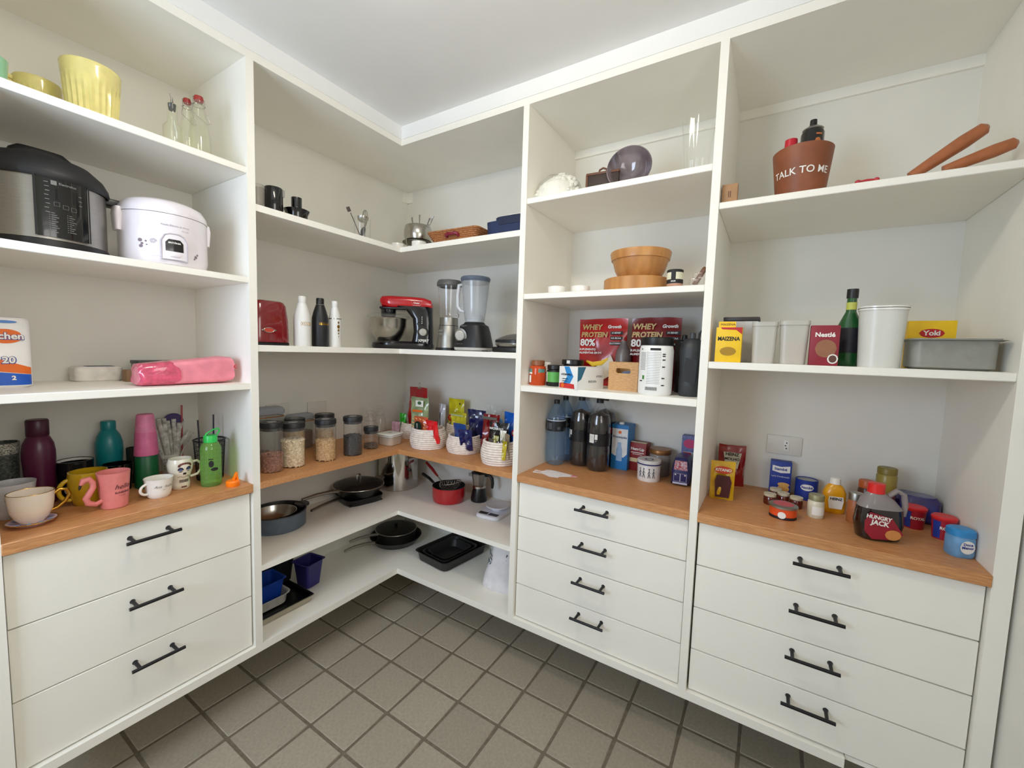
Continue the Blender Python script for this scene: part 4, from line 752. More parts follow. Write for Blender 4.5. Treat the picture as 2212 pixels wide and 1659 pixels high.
# ================================================================ corner worktop: storage jars
ZW = .893
def beans(R, h, n, sx, sy, seed, top=True):
    rnd = random.Random(seed); gs = []
    b = blob(1, 1, 1, 6, 4)
    for i in range(n):
        a = rnd.uniform(0, 2*PI); z = rnd.uniform(sy, h)
        if top and i % 5 == 0:
            rr = R*math.sqrt(rnd.random()); gs.append(T(b, (rr*math.cos(a), rr*math.sin(a), h+rnd.uniform(-.002, .003)), (rnd.uniform(-.4, .4), rnd.uniform(-.4, .4), rnd.uniform(0, 6)), (sx, sy, sy)))
        else: gs.append(T(b, ((R-sy*.8)*math.cos(a), (R-sy*.8)*math.sin(a), z), (rnd.gauss(0, .7), 0, 0) if 0 else (0, rnd.uniform(-.9, .9), a+PI/2), (sx, sy, sy)))
    return J(*gs)
def storage_jar(key, label, r, h, fill=None, loc=None, lidh=.028, stuff=None):
    t = thing('storage_jar', label, 'jar', loc or (AT[key][0], AT[key][1], ZW), L90, 'black-lidded glass storage jars')
    hb = h-lidh+.006
    part('glass_body', lathe([(0, 0), (r*.93, 0), (r*.98, .004), (r*.98, hb), (r*.95, hb), (r*.95, .006), (0, .005)], 36), GLASS, t)
    l = part('lid', lathe([(0, hb-.012), (r*.9, hb-.012), (r*.92, hb), (r, hb+.001), (r, h-.003), (r*.96, h), (0, h)], 36), mat('lid_black', (28, 28, 32), .45), t)
    part('lid_button', lathe([(0, h), (r*.42, h), (r*.4, h+.0015), (0, h+.002)], 24), mat('lid_grey', (130, 130, 130), .4), l)
    if stuff:
        n, sx, sy, fh, c, c2 = stuff; m = mat('fill_'+key, c, .5, rgb2=c2, scale=120)
        part('fill_core', lathe([(0, .006), (r*.88, .006), (r*.88, fh-.004), (0, fh-.002)], 24), m, t)
        part('beans', beans(r*.935, fh, n, sx, sy, len(key)*7+int(r*1e4)), m, t, kind='stuff')
    return t
storage_jar('jar_br', 'black-lidded jar a third full of brown beans', .0435, .204, stuff=(700, .0062, .0036, .07, (172, 122, 100), (128, 84, 66)))
storage_jar('jar_wh', 'black-lidded jar of white beans', .047, .190, stuff=(900, .0078, .0042, .115, (242, 228, 200), (206, 184, 150)))
storage_jar('jar_oat', 'black-lidded jar of beige grain in the middle of the jar row', .0455, .189, stuff=(1100, .0052, .003, .092, (222, 186, 136), (182, 140, 92)))
storage_jar('jar_bk', 'black-lidded jar of black beans', .0445, .187, stuff=(900, .005, .0032, .092, (28, 26, 30), (12, 12, 14)))
t = storage_jar('jar_sm', 'short black-lidded jar right of the black beans', .037, .112, stuff=(300, .0035, .0025, .022, (120, 100, 86), (70, 58, 50)))
storage_jar('jar_b0', 'black-lidded jar behind the brown beans, mostly hidden', .0435, .186, loc=(.255, -1.045, ZW), stuff=(200, .005, .003, .05, (120, 84, 60), (90, 60, 44)))
storage_jar('jar_b1', 'black-lidded jar behind the white beans', .0455, .174, loc=(.2, -.875, ZW), stuff=(300, .004, .003, .12, (206, 176, 120), (170, 140, 90)))
storage_jar('jar_b2', 'black-lidded jar behind the beige grain', .0455, .182, loc=(.221, -.732, ZW), stuff=(300, .004, .003, .1, (206, 176, 120), (170, 140, 90)))
def food_box(loc, w, d, h, label, fill=None, rz=L90):
    t = thing('food_container', label, 'container', loc, rz)
    part('body', J(loft([(0, w/2*.92, d/2*.92, 6), (.004, w/2*.95, d/2*.95, 6), (h*.9, w/2, d/2, 6), (h*.9, w/2-.003, d/2-.003, 6), (.005, w/2*.92-.002, d/2*.92-.002, 6)], 32, False)), PLAST, t)
    part('lid', loft([(h*.86, w/2+.003, d/2+.003, 6), (h*.93, w/2+.004, d/2+.004, 6), (h*.99, w/2-.004, d/2-.004, 6), (h, w/2-.008, d/2-.008, 6)], 32), glass('lid_clear', (206, 210, 218), .5, .2), t)
    part('seal', tube([(x*1.012, y*1.012, h*.80) for x, y, z in loft([(0, w/2, d/2, 6)], 32, False)[0]], .0025, 6, True), mat('amber_seal', (170, 110, 60), .5), t)
    if fill: part('contents', loft([(.006, w/2*.88, d/2*.88, 6), (h*.5, w/2*.9, d/2*.9, 6)], 24), fill, t)
food_box((.107, -.95, ZW), .125, .07, .226, 'tall clear food box against the wall behind the brown beans')
food_box((.104, -.79, ZW), .12, .068, .176, 'clear food box with a sloping lid behind the white beans', mat('brown_sugar', (120, 86, 62), .7))
def apothecary(loc, r, h, label):
    t = thing('glass_jar', label, 'jar', loc, L90, 'apothecary jars')
    part('glass_body', lathe([(0, 0), (r*.9, 0), (r, .005), (r, h*.5), (r*.92, h*.6), (r*.7, h*.66), (r*.72, h*.7), (r*.66, h*.7), (r*.62, h*.66), (r*.94, h*.5), (r*.94, .008), (0, .006)], 32), GLASS, t)
    part('stopper', lathe([(0, h*.68), (r*.6, h*.69), (r*.74, h*.72), (r*.7, h*.78), (r*.34, h*.84), (r*.3, h*.88), (r*.55, h*.92), (r*.58, h*.97), (r*.4, h), (0, h)], 28), GLASS, t)
apothecary((.122, -.41, ZW), .034, .168, 'left glass apothecary jar behind the short jar')
apothecary((.148, -.322, ZW), .037, .176, 'rightmost and tallest glass apothecary jar')
apothecary((.235, -.462, ZW), .044, .168, 'front glass apothecary jar, nearest the short black-lidded jar')
t = thing('food_container', 'small square container with a white lid and flour at the corner', 'container', (.376, -.446, ZW), L90+.12)
part('body', loft([(0, .044, .044, 5), (.004, .048, .048, 5), (.05, .052, .052, 5), (.05, .05, .05, 5), (.006, .046, .046, 5)], 36, False), glass('milky', (226, 214, 200), .5, .25), t)
part('contents', loft([(.002, .046, .046, 5), (.026, .048, .048, 5)], 36), mat('flour', (224, 196, 170), .8), t)
part('lid', loft([(.05, .055, .055, 5), (.06, .055, .055, 5), (.063, .05, .05, 5), (.0635, .03, .03, 5)], 36), PORC, t)
part('lid_seam', tube([(x, y, .056) for x, y, z in loft([(0, .0555, .0555, 5)], 36, False)[0]], .001, 5, True), INKK, t)
part('lid_tab', T(box(.02, .008, .001), (0, 0, .0632)), INKG, t)
# ---------------------------------------------------------------- rope baskets
ROPE = mat('cotton_rope', (242, 234, 226), .85, rgb2=(226, 212, 204), scale=60, bump=.3, bscale=500)
def basket(loc, r, h, label, rows=10):
    t = thing('rope_basket', label, 'basket', loc, 0, 'white rope baskets')
    pr = [(0, .004), (r*.86, .002)]; pi = []
    for i in range(rows):
        z0 = h*i/rows; z1 = h*(i+1)/rows; f = (i+.5)/rows; rr = r*(.9+.11*math.sin(PI*min(1, f*1.15)))
        for k in range(5):
            a = -PI/2+PI*k/4; pr.append((rr+(h/rows*.5)*math.cos(a), (z0+z1)/2+(h/rows*.5)*math.sin(a)))
    top = pr[-1][0]
    pr += [(top-.006, h)]+[(r*(.9+.11*math.sin(PI*min(1, f*1.15)))-.004, h*f) for f in (.8, .5, .2)]+[(0, .01)]
    part('coiled_wall', lathe(pr, 40), ROPE, t); return t
basket((.345, -.235, ZW), .078, .09, 'rope basket in the corner behind the front left basket')
basket((.575, -.36, ZW), .092, .104, 'front left rope basket with the coffee and sweet bags')
basket((.60, -.13, ZW), .076, .098, 'rope basket at the back holding yellow bags')
basket((.785, -.318, ZW), .088, .088, 'middle rope basket with the blue bags')
basket((1.05, -.385, ZW), .084, .108, 'right rope basket by the divider, full of snack bars')
FOIL = mat('silver_foil', (200, 200, 200), .2, .9, var=.1)
def pack(name, label, col, loc, w, h, t_, seed, rz=0, tilt=0, gloss=.2, prints=(), crump=.004, c2=None, seal=.08, cat='snack bag', coat=.5, pinch=0, mt=None):
    """prints: list of (geometry, material, name)"""
    m = mt or mat(name+'_'+str(seed), col, gloss, coat=coat, rgb2=c2, scale=18, var=.08)
    o = thing(name, label, cat, loc, 0, rot=(tilt, 0, rz))
    part('pouch', bag(w, h, t_, seed=seed, crumple=crump, seal=seal, pinch=pinch), m, o)
    for g, pm, n in prints: part(n, g, pm, o)
    return o
yb = lambda t_: -t_/2-.006
p = pack('coffee_bag', 'red plastic bag closed with a wire clip in the corner basket', (178, 10, 28), (.345, -.205, ZW+.02), .165, .275, .07, 3, -.15, prints=[(text('Melitta', .024, 0, .2, yb(.06), bold=.0005, shear=.2), mat('pale_red', (226, 150, 150), .5), 'lettering')], crump=.006)
part('clip', J(tube([(.01, 0, .27), (.004, 0, .295), (.012, 0, .305), (.02, 0, .295), (.014, 0, .27)], .0016, 6), T(box(.03, .012, .008, .002), (.012, 0, .266))), STEEL, p)
pack('snack_bag', 'grey-green clear-windowed bag with a white label, corner basket', (168, 182, 140), (.42, -.268, ZW+.03), .125, .215, .05, 4, .1, prints=[(rect(-.012, .042, .165, .2, yb(.05)+.008), INKW, 'label'), (disc(.015, .186, .014, .01, yb(.05)+.0076), mat('label_green', (70, 110, 70), .5), 'label_mark'), (rect(-.03, .04, .135, .147, yb(.05)+.002), ORA, 'orange_print'), (disc(.01, .1, .016, .012, yb(.05)-.001), mat('navy_mark', (40, 60, 110), .5), 'blue_print')], c2=(120, 140, 100), crump=.005)
pack('zip_bag', 'clear zip bag with red contents at the far left of the baskets', (206, 200, 200), (.225, -.168, ZW), .08, .185, .035, 6, 0, prints=[(disc(.005, .05, .025, .03, yb(.035)), RED, 'contents')], mt=PLAST, cat='bag')
pack('snack_bag', 'dark green packet behind the clear zip bag', (18, 84, 56), (.245, -.09, ZW), .085, .2, .035, 7, 0, prints=[(rect(-.03, .02, .17, .182, yb(.035)+.01), ORA, 'orange_print')])
solo('glass_jar', lathe([(0, 0), (.028, 0), (.03, .004), (.03, .06), (.024, .07), (.024, .082), (0, .082)], 24), mat('preserve', (150, 70, 44), .3, rgb2=(90, 30, 24), scale=60), 'small jar of brown preserve left of the corner basket', 'jar', (.235, -.26, ZW))
solo('sachet', T(bag(.05, .085, .02, seed=8), (0, 0, 0), (-.3, 0, 0)), mat('mauve_sachet', (190, 150, 170), .4), 'pale mauve sachet between the glass jar and the basket', 'sachet', (.285, -.33, ZW+.012), .5)
pack('snack_bag', 'small bright green packet at the left rim of the corner basket', (46, 170, 40), (.288, -.27, ZW+.035), .045, .105, .03, 9, .3)
pack('coffee_pouch', 'orange and brown coffee pouch with a dark green disc', (206, 104, 66), (.545, -.385, ZW+.03), .095, .132, .04, 10, .05, prints=[(disc(0, .085, .026, .026, yb(.04)), mat('dark_green', (18, 44, 34), .4), 'disc_print'), (text('CAFÉ', .012, -.004, .085, yb(.04)-.0006, rotz=PI/2), INKW, 'lettering')]+[(J(*[T(disc(0, 0, .009, .0028), (x, yb(.04)+.004, z), (0, .35, 0)) for x, z in ((-.036, .12), (-.015, .123), (.012, .122), (.036, .118), (-.038, .1), (.038, .098), (-.038, .08), (.039, .078), (-.036, .058), (.037, .056), (-.015, .05), (.013, .05))]), mat('bean_tan', (240, 170, 110), .5), 'bean_print')], c2=(150, 62, 40))
pack('sweet_bag', 'bright red and orange sweet bag in the front left basket', (226, 26, 36), (.632, -.38, ZW+.035), .1, .118, .045, 11, -.2, tilt=.15, prints=[(disc(-.02, .06, .022, .02, yb(.045)), ORA, 'orange_print'), (disc(-.01, .045, .016, .014, yb(.045)-.0006), mat('choc', (92, 30, 24), .4), 'sweet_print'), (rect(.02, .044, .05, .075, yb(.045)+.002), INKW, 'label')])
pack('snack_bag', 'narrow white bag with a black stripe behind the front left basket', (214, 214, 220), (.468, -.13, ZW+.0), .05, .2, .035, 12, 0, prints=[(rect(-.002, .003, .05, .15, yb(.035)+.004), INKK, 'stripe')])
pack('snack_bag', 'tall yellow bag with a red logo in the back basket', (226, 216, 40), (.555, -.105, ZW+.02), .115, .215, .045, 13, 0, prints=[(disc(-.01, .105, .03, .022, yb(.045)), RED, 'logo_oval'), (text('Yoki', .022, -.01, .105, yb(.045)-.0006, bold=.0005), YEL, 'lettering'), (disc(.035, .19, .004, .006, yb(.045)+.014), INKK, 'mark')], c2=(190, 176, 30))
pack('sweet_bag', 'yellow bag with a clear top at the front of the back basket', (232, 220, 50), (.625, -.17, ZW+.02), .12, .15, .05, 14, -.1, prints=[(rect(-.05, .05, .13, .138, yb(.05)+.017), mat('pale_grn', (196, 210, 160), .3), 'top_seal')], c2=(150, 140, 30), crump=.009)
pack('snack_bag', 'navy glossy foil bag, tallest in the middle basket', (20, 26, 84), (.825, -.268, ZW+.03), .11, .185, .05, 15, .1, crump=.01, gloss=.12, c2=(30, 34, 60), pinch=.1)
pack('snack_bag', 'open clear wrapper behind the navy bag', (220, 222, 226), (.885, -.20, ZW+.0), .085, .24, .03, 16, .2, mt=PLAST, crump=.008, cat='wrapper')
pack('snack_bag', 'medium blue pouch leaning in the middle basket', (26, 70, 140), (.80, -.355, ZW+.02), .09, .135, .03, 17, -.15, tilt=.15, crump=.003, gloss=.3)
pack('snack_bag', 'dark blue pouch at the right rim of the middle basket', (20, 28, 90), (.845, -.375, ZW+.025), .075, .11, .025, 18, .2, tilt=.2, crump=.005)
solo('snack_tin', T(lathe([(0, 0), (.036, 0), (.038, .003), (.038, .022), (.036, .024), (0, .024)], 30), (0, 0, .038), (PI/2-.2, 0, 0)), mat('tin_blue', (40, 110, 170), .3, coat=.4), 'round light blue tin standing on edge behind the right baskets', 'tin', (.93, -.225, ZW+.105))
p = pack('snack_bag', 'dark red and silver foil bag leaning over the right basket', (120, 16, 22), (.985, -.385, ZW+.03), .1, .19, .04, 19, -.1, tilt=-.1, crump=.01, prints=[(rect(-.045, .045, .165, .178, yb(.04)+.012), FOIL, 'foil_edge')])
pack('snack_bag', 'black crisp bag with white lettering in the right basket', (20, 20, 22), (1.045, -.40, ZW+.04), .105, .15, .035, 20, .08, tilt=-.12, prints=[(text('WICKBOLD', .014, -.004, .12, yb(.035)+.004, bold=.0004), INKW, 'lettering')], crump=.006)
pack('snack_bag', 'large bright blue bag with a red badge at the back of the right basket', (20, 90, 190), (1.085, -.315, ZW+.03), .13, .2, .05, 21, -.15, prints=[(disc(.03, .11, .022, .018, yb(.05)), RED, 'badge'), (text('Elma', .016, .03, .11, yb(.05)-.0006, bold=.0005), INKW, 'lettering')], crump=.008)
for i, (x, y, w, h, c, lab) in enumerate(((1.03, -.43, .03, .085, (120, 110, 100), 'grey-brown bar, first from the left in the right basket'), (1.06, -.44, .026, .10, (190, 180, 50), 'yellow-green bar, second from the left in the right basket'), (1.088, -.425, .03, .125, (228, 220, 190), 'cream bar standing tallest in the right basket'), (1.085, -.452, .03, .08, (60, 34, 60), 'dark purple bar at the front of the right basket'), (1.115, -.42, .036, .115, (170, 150, 120), 'tan bar in the right basket'), (1.112, -.45, .03, .085, (226, 206, 40), 'bright yellow bar at the right rim of the right basket'))):
    pack('snack_bar', lab, c, (x, y, ZW+.035), w, h, .014, 30+i, rnd.uniform(-.4, .4), tilt=rnd.uniform(-.15, .05), crump=.0015, cat='snack bar', c2=tuple(int(q*.6) for q in c))
# ================================================================ corner shelving, pan shelf
Z4 = .565
NS = mat('nonstick', (14, 14, 15), .3, var=.05); NSM = mat('nonstick_matt', (26, 26, 27), .5, var=.08)
t = thing('casserole', 'grey-blue round pan with side ears on the pan shelf', 'pan', (.19, -.955, Z4), L90)
part('wall', lathe([(0, 0), (.112, 0), (.118, .005), (.12, .075), (.117, .076), (.114, .07), (.11, .01), (0, .008)], 56), mat('slate_enamel', (92, 104, 118), .4), t)
part('rim', tube([(.1195*math.cos(i*PI/30), .1195*math.sin(i*PI/30), .076) for i in range(60)], .003, 8, True), mat('slate_rim', (56, 56, 58), .4), t)
part('inner_coat', lathe([(0, .0085), (.109, .0105), (.1135, .07), (.1165, .0765)], 48), NSM, t)
part('ear', T(loft([(.066, .03, .035, 2.4), (.075, .03, .035, 2.4)], 24), (.118, .0, 0)), mat('slate_rim', (56, 56, 58)), t)
solo('mixing_bowl', lathe([(0, .012), (.055, .012), (.075, .03), (.086, .06), (.09, .072), (.093, .073), (.089, .066), (.078, .034), (.056, .016), (0, .016)], 48), STEEL, 'small steel bowl resting inside the grey-blue pan', 'bowl', (.19, -.97, Z4), L90)
t = thing('griddle_pan', 'square black griddle pan under the frying pan', 'pan', (.203, -.512, Z4), L90-.23)
part('pan', J(loft([(0, .095, .095, 5), (.006, .1, .1, 5), (.036, .107, .107, 5), (.036, .104, .104, 5), (.01, .097, .097, 5)], 40, False), T(box(.185, .185, .006), (0, 0, .003))), NS, t)
part('handle', tube([(-.104, .0, .03), (-.15, -.025, .036), (-.22, -.065, .04), (-.29, -.105, .04)], [.009, .008, .008, .007], 10), BRUSH, t)
t = thing('frying_pan', 'black frying pan with a glass lid on the pan shelf', 'pan', (.205, -.515, Z4+.0375), L90)
part('pan', lathe([(0, .0), (.1, .0), (.108, .005), (.13, .048), (.134, .052), (.13, .052), (.106, .008), (0, .004)], 56), NS, t)
part('rim', tube([(.1335*math.cos(i*PI/30), .1335*math.sin(i*PI/30), .0525) for i in range(60)], .0022, 8, True), STEEL, t)
l = part('lid', lathe([(.13, .054), (.11, .064), (.07, .074), (.02, .078), (0, .0785)], 48), glass('lid_glass', (190, 190, 190), .96, .03), t)
part('lid_knob', tube([(-.011, 0, .078), (-.011, 0, .098), (-.006, 0, .108), (.006, 0, .108), (.011, 0, .098), (.011, 0, .078)], .0045, 10), STEEL, l)
part('handle', tube([(-.128, .0, .045), (-.17, .0, .054), (-.25, .0, .06), (-.33, .0, .058)], [.011, .009, .009, .007], 12), BRUSH, t)
part('helper_handle', tube([(.13, -.03, .048), (.155, -.025, .055), (.165, 0, .058), (.155, .025, .055), (.13, .03, .048)], .004, 8), STEEL, t)
t = thing('stock_pot', 'tall polished steel stock pot in the corner of the pan shelf', 'pot', (.196, -.215, Z4))
part('wall', lathe([(0, 0), (.112, 0), (.1175, .004), (.1175, .235), (.12, .238), (.1165, .238), (.1145, .01), (0, .008)], 64), mat('polished_steel', (200, 197, 190), .1, 1, var=.02), t)
part('side_handle', tube([(.117, -.03, .2), (.14, -.026, .205), (.148, 0, .206), (.14, .026, .205), (.117, .03, .2)], .005, 8), STEEL, t)
REDP = mat('pan_red', (178, 20, 30), .22, coat=.5, var=.02)
t = thing('saucepan', 'red saucepan with a strainer lying in it', 'saucepan', (.61, -.225, Z4))
part('wall', lathe([(0, 0), (.078, 0), (.086, .006), (.092, .03), (.0925, .088), (.09, .088), (.088, .03), (.08, .009), (0, .006)], 56), REDP, t)
part('inner_coat', lathe([(0, .0065), (.079, .0095), (.0872, .03), (.0892, .0885)], 40), NSM, t)
part('rim', tube([(.0913*math.cos(i*PI/24), .0913*math.sin(i*PI/24), .0885) for i in range(48)], .0018, 6, True), NS, t)
part('ferrule', tube([(-.09, .0, .07), (-.125, .01, .076)], .007, 8), STEEL, t)
part('handle', tube([(-.12, .008, .075), (-.17, .022, .09), (-.24, .042, .098)], [.007, .009, .01], 10), BLACK, t)
t = thing('strainer', 'wire mesh strainer with a red handle in the red saucepan', 'strainer', (.62, -.225, Z4+.05))
ms = []
for i in range(9):
    a = -1+2*i/8; q = math.sqrt(max(0, 1-a*a)); ms.append(tube([(.06*a*(1-.0), .06*q*math.cos(PI*j/10), -.045*q*math.sin(PI*j/10)+.055+.012*a) for j in range(11)], .0007, 4)); ms.append(tube([(.06*q*math.cos(PI*j/10), .06*a, -.045*q*math.sin(PI*j/10)+.055+.012*q*math.cos(PI*j/10)) for j in range(11)], .0007, 4))
part('mesh', J(*ms), STEEL, t, kind='stuff')
part('hoop', tube([(.062*math.cos(i*PI/18), .062*math.sin(i*PI/18), .056+.012*math.cos(i*PI/18)) for i in range(36)], .0024, 8, True), STEEL, t)
part('neck', J(tube([(-.06, .006, .045), (-.13, .035, .062)], .002, 6), tube([(-.06, -.006, .045), (-.13, .028, .062)], .002, 6)), STEEL, t)
part('handle', tube([(-.125, .032, .061), (-.19, .058, .085), (-.265, .088, .105)], [.006, .009, .008], 10), mat('handle_red', (150, 20, 30), .4), t)
t = thing('moka_pot', 'black and steel stovetop coffee maker on the pan shelf', 'coffee maker', (.748, -.125, Z4), .15)
def octo(zr, m=8): return loft([(z, r, r, 2) for z, r in zr], m)
part('boiler', lathe([(0, 0), (.042, 0), (.046, .004), (.047, .016), (.036, .07), (.034, .076), (0, .076)], 28), mat('moka_black', (18, 18, 20), .3), t)
part('collar', lathe([(.035, .076), (.038, .078), (.038, .09), (.034, .094)], 28), STEEL, t)
part('upper_pot', octo([(.092, .034), (.1, .036), (.158, .045), (.16, .045)]), BRUSH, t)
part('spout', T(prism([(-.012, -.03), (.012, -.03), (0, -.062)], .14, .158), rot=(0, 0, -1.2)), BRUSH, t)
l = part('lid', octo([(.16, .046), (.166, .044), (.174, .02), (.176, .008)]), BLACK, t)
part('knob', lathe([(0, .175), (.006, .175), (.008, .186), (0, .19)], 14), BLACK, l)
part('handle', tube([(.04, 0, .15), (.065, 0, .156), (.08, 0, .14), (.084, 0, .11), (.082, 0, .085)], [.007, .009, .009, .009, .007], 10), BLACK, t)
t = thing('kitchen_scale', 'flat white kitchen scale with a round plate', 'scale', (.928, -.235, Z4), .08)
SW = mat('scale_white', (228, 228, 234), .3, var=.01)
part('body', loft([(0, .066, .083, 5), (.003, .07, .087, 5), (.016, .07, .087, 5), (.02, .066, .083, 5)], 40), SW, t)
part('display', T(box(.05, .026, .001), (-.028, -.058, .0205)), mat('scale_dark', (52, 44, 46), .25), t)
part('button_strip', T(box(.05, .026, .001), (.03, -.058, .0205)), mat('scale_dark', (52, 44, 46)), t)
part('plate', T(lathe([(0, .02), (.03, .02), (.03, .032), (.062, .04), (.063, .046), (.058, .046), (.03, .039), (0, .038)], 40), (.008, .022, 0)), SW, t)
# ================================================================ corner shelving, lowest shelf
Z5 = .252
t = thing('frying_pan', 'wide black frying pan on the lowest corner shelf', 'pan', (.255, -.285, Z5), L90)
part('pan', lathe([(0, 0), (.11, 0), (.12, .004), (.148, .04), (.151, .043), (.147, .043), (.117, .008), (0, .005)], 56), NS, t)
part('handle', tube([(-.145, .02, .038), (-.19, .028, .05), (-.26, .04, .056), (-.32, .05, .05)], [.01, .008, .008, .007], 10), BRUSH, t)
t = thing('frying_pan', 'steel-sided pan with a dark lid stacked in the wide frying pan', 'pan', (.245, -.275, Z5+.0065), L90)
part('pan', lathe([(0, .0), (.1, .0), (.108, .004), (.118, .065), (.12, .068), (.1165, .068), (.105, .008), (0, .005)], 56), BRUSH, t)
part('rim', tube([(.1195*math.cos(i*PI/24), .1195*math.sin(i*PI/24), .069) for i in range(48)], .0022, 6, True), STEEL, t)
l = part('lid', lathe([(.118, .07), (.09, .078), (.04, .083), (0, .084)], 44), glass('smoked_lid', (110, 110, 110), .93, .03), t)
part('lid_knob', lathe([(0, .083), (.006, .083), (.012, .1), (0, .104)], 16), BLACK, l)
part('handle', tube([(-.115, .03, .06), (-.16, .04, .07), (-.23, .055, .074), (-.28, .065, .07)], [.01, .008, .008, .007], 10), BRUSH, t)
def roaster(w, d, h, r=.03, flare=.012):
    def ring(ww, dd, z, rr): return rbox_ring(ww, dd, rr, z, 5)
    rings = [ring(w-2*flare-.02, d-2*flare-.02, .0, r), ring(w-2*flare, d-2*flare, .006, r), ring(w-.006, d-.006, h-.004, r), ring(w, d, h, r), ring(w+.01, d+.01, h-.001, r), ring(w-.008, d-.008, h-.003, r), ring(w-2*flare-.006, d-2*flare-.006, .009, r)]
    V = [p for q in rings for p in q]; n = len(rings[0]); F = []
    for j in range(len(rings)-1):
        for i in range(n): k = (i+1) % n; F.append((j*n+i, j*n+k, (j+1)*n+k, (j+1)*n+i))
    F.append(tuple(range(n-1, -1, -1))); b = (len(rings)-1)*n; F.append(tuple(range(b, b+n))); return V, F
PAN = mat('roaster_grey', (46, 45, 44), .42, .3, var=.08)
solo('roasting_pan', roaster(.245, .34, .058), PAN, 'largest black roasting pan, outermost of the nested three', 'roasting pan', (.648, -.228, Z5), -.12, 'nested roasting pans')
solo('roasting_pan', roaster(.185, .255, .05), PAN, 'middle-sized black roasting pan of the nested three', 'roasting pan', (.655, -.255, Z5+.0095), -.12, 'nested roasting pans')
solo('roasting_pan', roaster(.15, .2, .045), NSM, 'smallest black roasting pan, innermost of the nested three', 'roasting pan', (.66, -.265, Z5+.019), -.12, 'nested roasting pans')
t = thing('fabric_bag', 'white fabric bag printed with pink and green leaves', 'bag', (1.045, -.33, Z5), .1)
FB = mat('white_cloth', (236, 234, 238), .8, var=.05, scale=20, bump=.3, bscale=40)
part('bag', crumple(loft([(0, .085, .05, 3), (.01, .09, .056, 3), (.06, .082, .055, 2.6), (.12, .068, .05, 2.4, .004, 0), (.18, .058, .042, 2.2, .01, 0), (.225, .05, .032, 2, .014, 0), (.235, .03, .018, 2, .016, 0)], 40), .003, 55), FB, t)
rnd = random.Random(11); lf = {'leaf_pink': [], 'leaf_green': [], 'leaf_black': []}
for i in range(54):
    z = rnd.uniform(.008, .2); side = rnd.choice((-1, 1)); a = side*rnd.uniform(.55, 1.25); rx = .088-.17*z; ry = .056-.08*z
    k = 'leaf_pink' if z < .07 else ('leaf_green' if rnd.random() < .6 else 'leaf_black')
    d = T(disc(0, 0, .0035, .012), (0, 0, 0), (0, rnd.uniform(-.9, .9), 0)); d = T(d, (rx*1.03*math.sin(a), -ry*1.05*math.cos(a)-.002, z), (0, 0, a*.8)); lf[k].append(d)
for k, c in (('leaf_pink', (190, 40, 90)), ('leaf_green', (30, 84, 74)), ('leaf_black', (30, 30, 50))): part(k+'_print', J(*lf[k]), mat(k, c, .7), t)
# stacked baking things at the left
t = thing('baking_tray', 'beige-edged baking tray with a black inside, bottom left of the corner', 'baking tray', (.29, -1.04, Z5), L90)
part('tray', roaster(.25, .235, .032, .014, .006), mat('beige_metal', (176, 168, 148), .45, .2), t)
part('inner_coat', T(box(.232, .217, .003), (0, 0, .0095)), NS, t)
part('inner_wall', roaster(.2445, .2295, .0328, .013, .005), NS, t, (0, 0, .0015))
t = thing('baking_dish', 'white oval-cornered baking dish on the baking tray', 'dish', (.275, -1.085, Z5+.0135), L90)
part('dish', roaster(.2, .15, .05, .035, .008), mat('stone_white', (206, 202, 194), .35), t)
solo('plastic_tub', roaster(.19, .12, .105, .016, .014), mat('tub_blue', (14, 62, 160), .4), 'bright blue plastic tub inside the white baking dish', 'tub', (.275, -1.095, Z5+.025), L90, rot=(.0, 0, L90))
solo('plastic_tub', roaster(.11, .15, .13, .018, .014), mat('tub_black', (16, 16, 18), .45), 'black plastic tub behind the blue and purple tubs', 'tub', (.155, -.945, Z5+.034), L90)
solo('plastic_tub', roaster(.105, .105, .128, .016, .014), mat('tub_purple', (44, 40, 112), .45), 'purple-blue tub, rightmost of the tubs on the lowest shelf', 'tub', (.268, -.853, Z5), L90+.15)
# ================================================================ middle cabinet
ZM1, ZM2, ZM3, ZM = 2.037, 1.655, 1.276, .893
t = thing('cotton_bag', 'clear bag stuffed with white cotton puffs on the top middle shelf', 'bag', (1.305, -.385, ZM1), .1)
CW = mat('cotton', (234, 232, 222), .9, var=.04); rnd = random.Random(3); cb = blob(1, 1, 1, 8, 5); cg = []
for i in range(260):
    a = rnd.uniform(0, 2*PI); b = rnd.uniform(.05, 1.45); x = .098*math.sin(b)*math.cos(a); y = .072*math.sin(b)*math.sin(a); z = .012+.088*math.cos(b)*(1+.15*math.cos(a)); q = rnd.uniform(.008, .014)
    cg.append(T(cb, (x, y, max(.01, z)), (0, 0, rnd.uniform(0, 3)), (q, q*.8, q*.8)))
part('cotton_puffs', J(*cg), CW, t, kind='stuff')
part('cotton_core', lathe([(0, 0), (.085, 0), (.092, .02), (.08, .06), (.05, .088), (0, .098)], 24), CW, t)
part('wrapper', T(crumple(loft([(.001, .096, .074, 2.4), (.03, .109, .083, 2.2), (.075, .09, .07, 2.1), (.105, .05, .04, 2), (.113, .02, .016, 2)], 32), .003, 60), (0, 0, 0)), glass('film', (252, 252, 250), .95, .15), t)
t = thing('wooden_sign', 'small dark brown wooden plaque with a hanging knob', 'plaque', (1.485, -.355, ZM1), .1)
part('board', T(box(.13, .014, .1, .003), (0, 0, 0)), mat('dark_wood', (62, 44, 36), .55, rgb2=(40, 28, 22), stretch=(2, 20, 20)), t)
part('edge', J(T(box(.134, .02, .01, .003), (0, 0, .095)), T(box(.01, .02, .1, .003), (-.063, 0, 0))), mat('edge_wood', (104, 62, 38), .5), t)
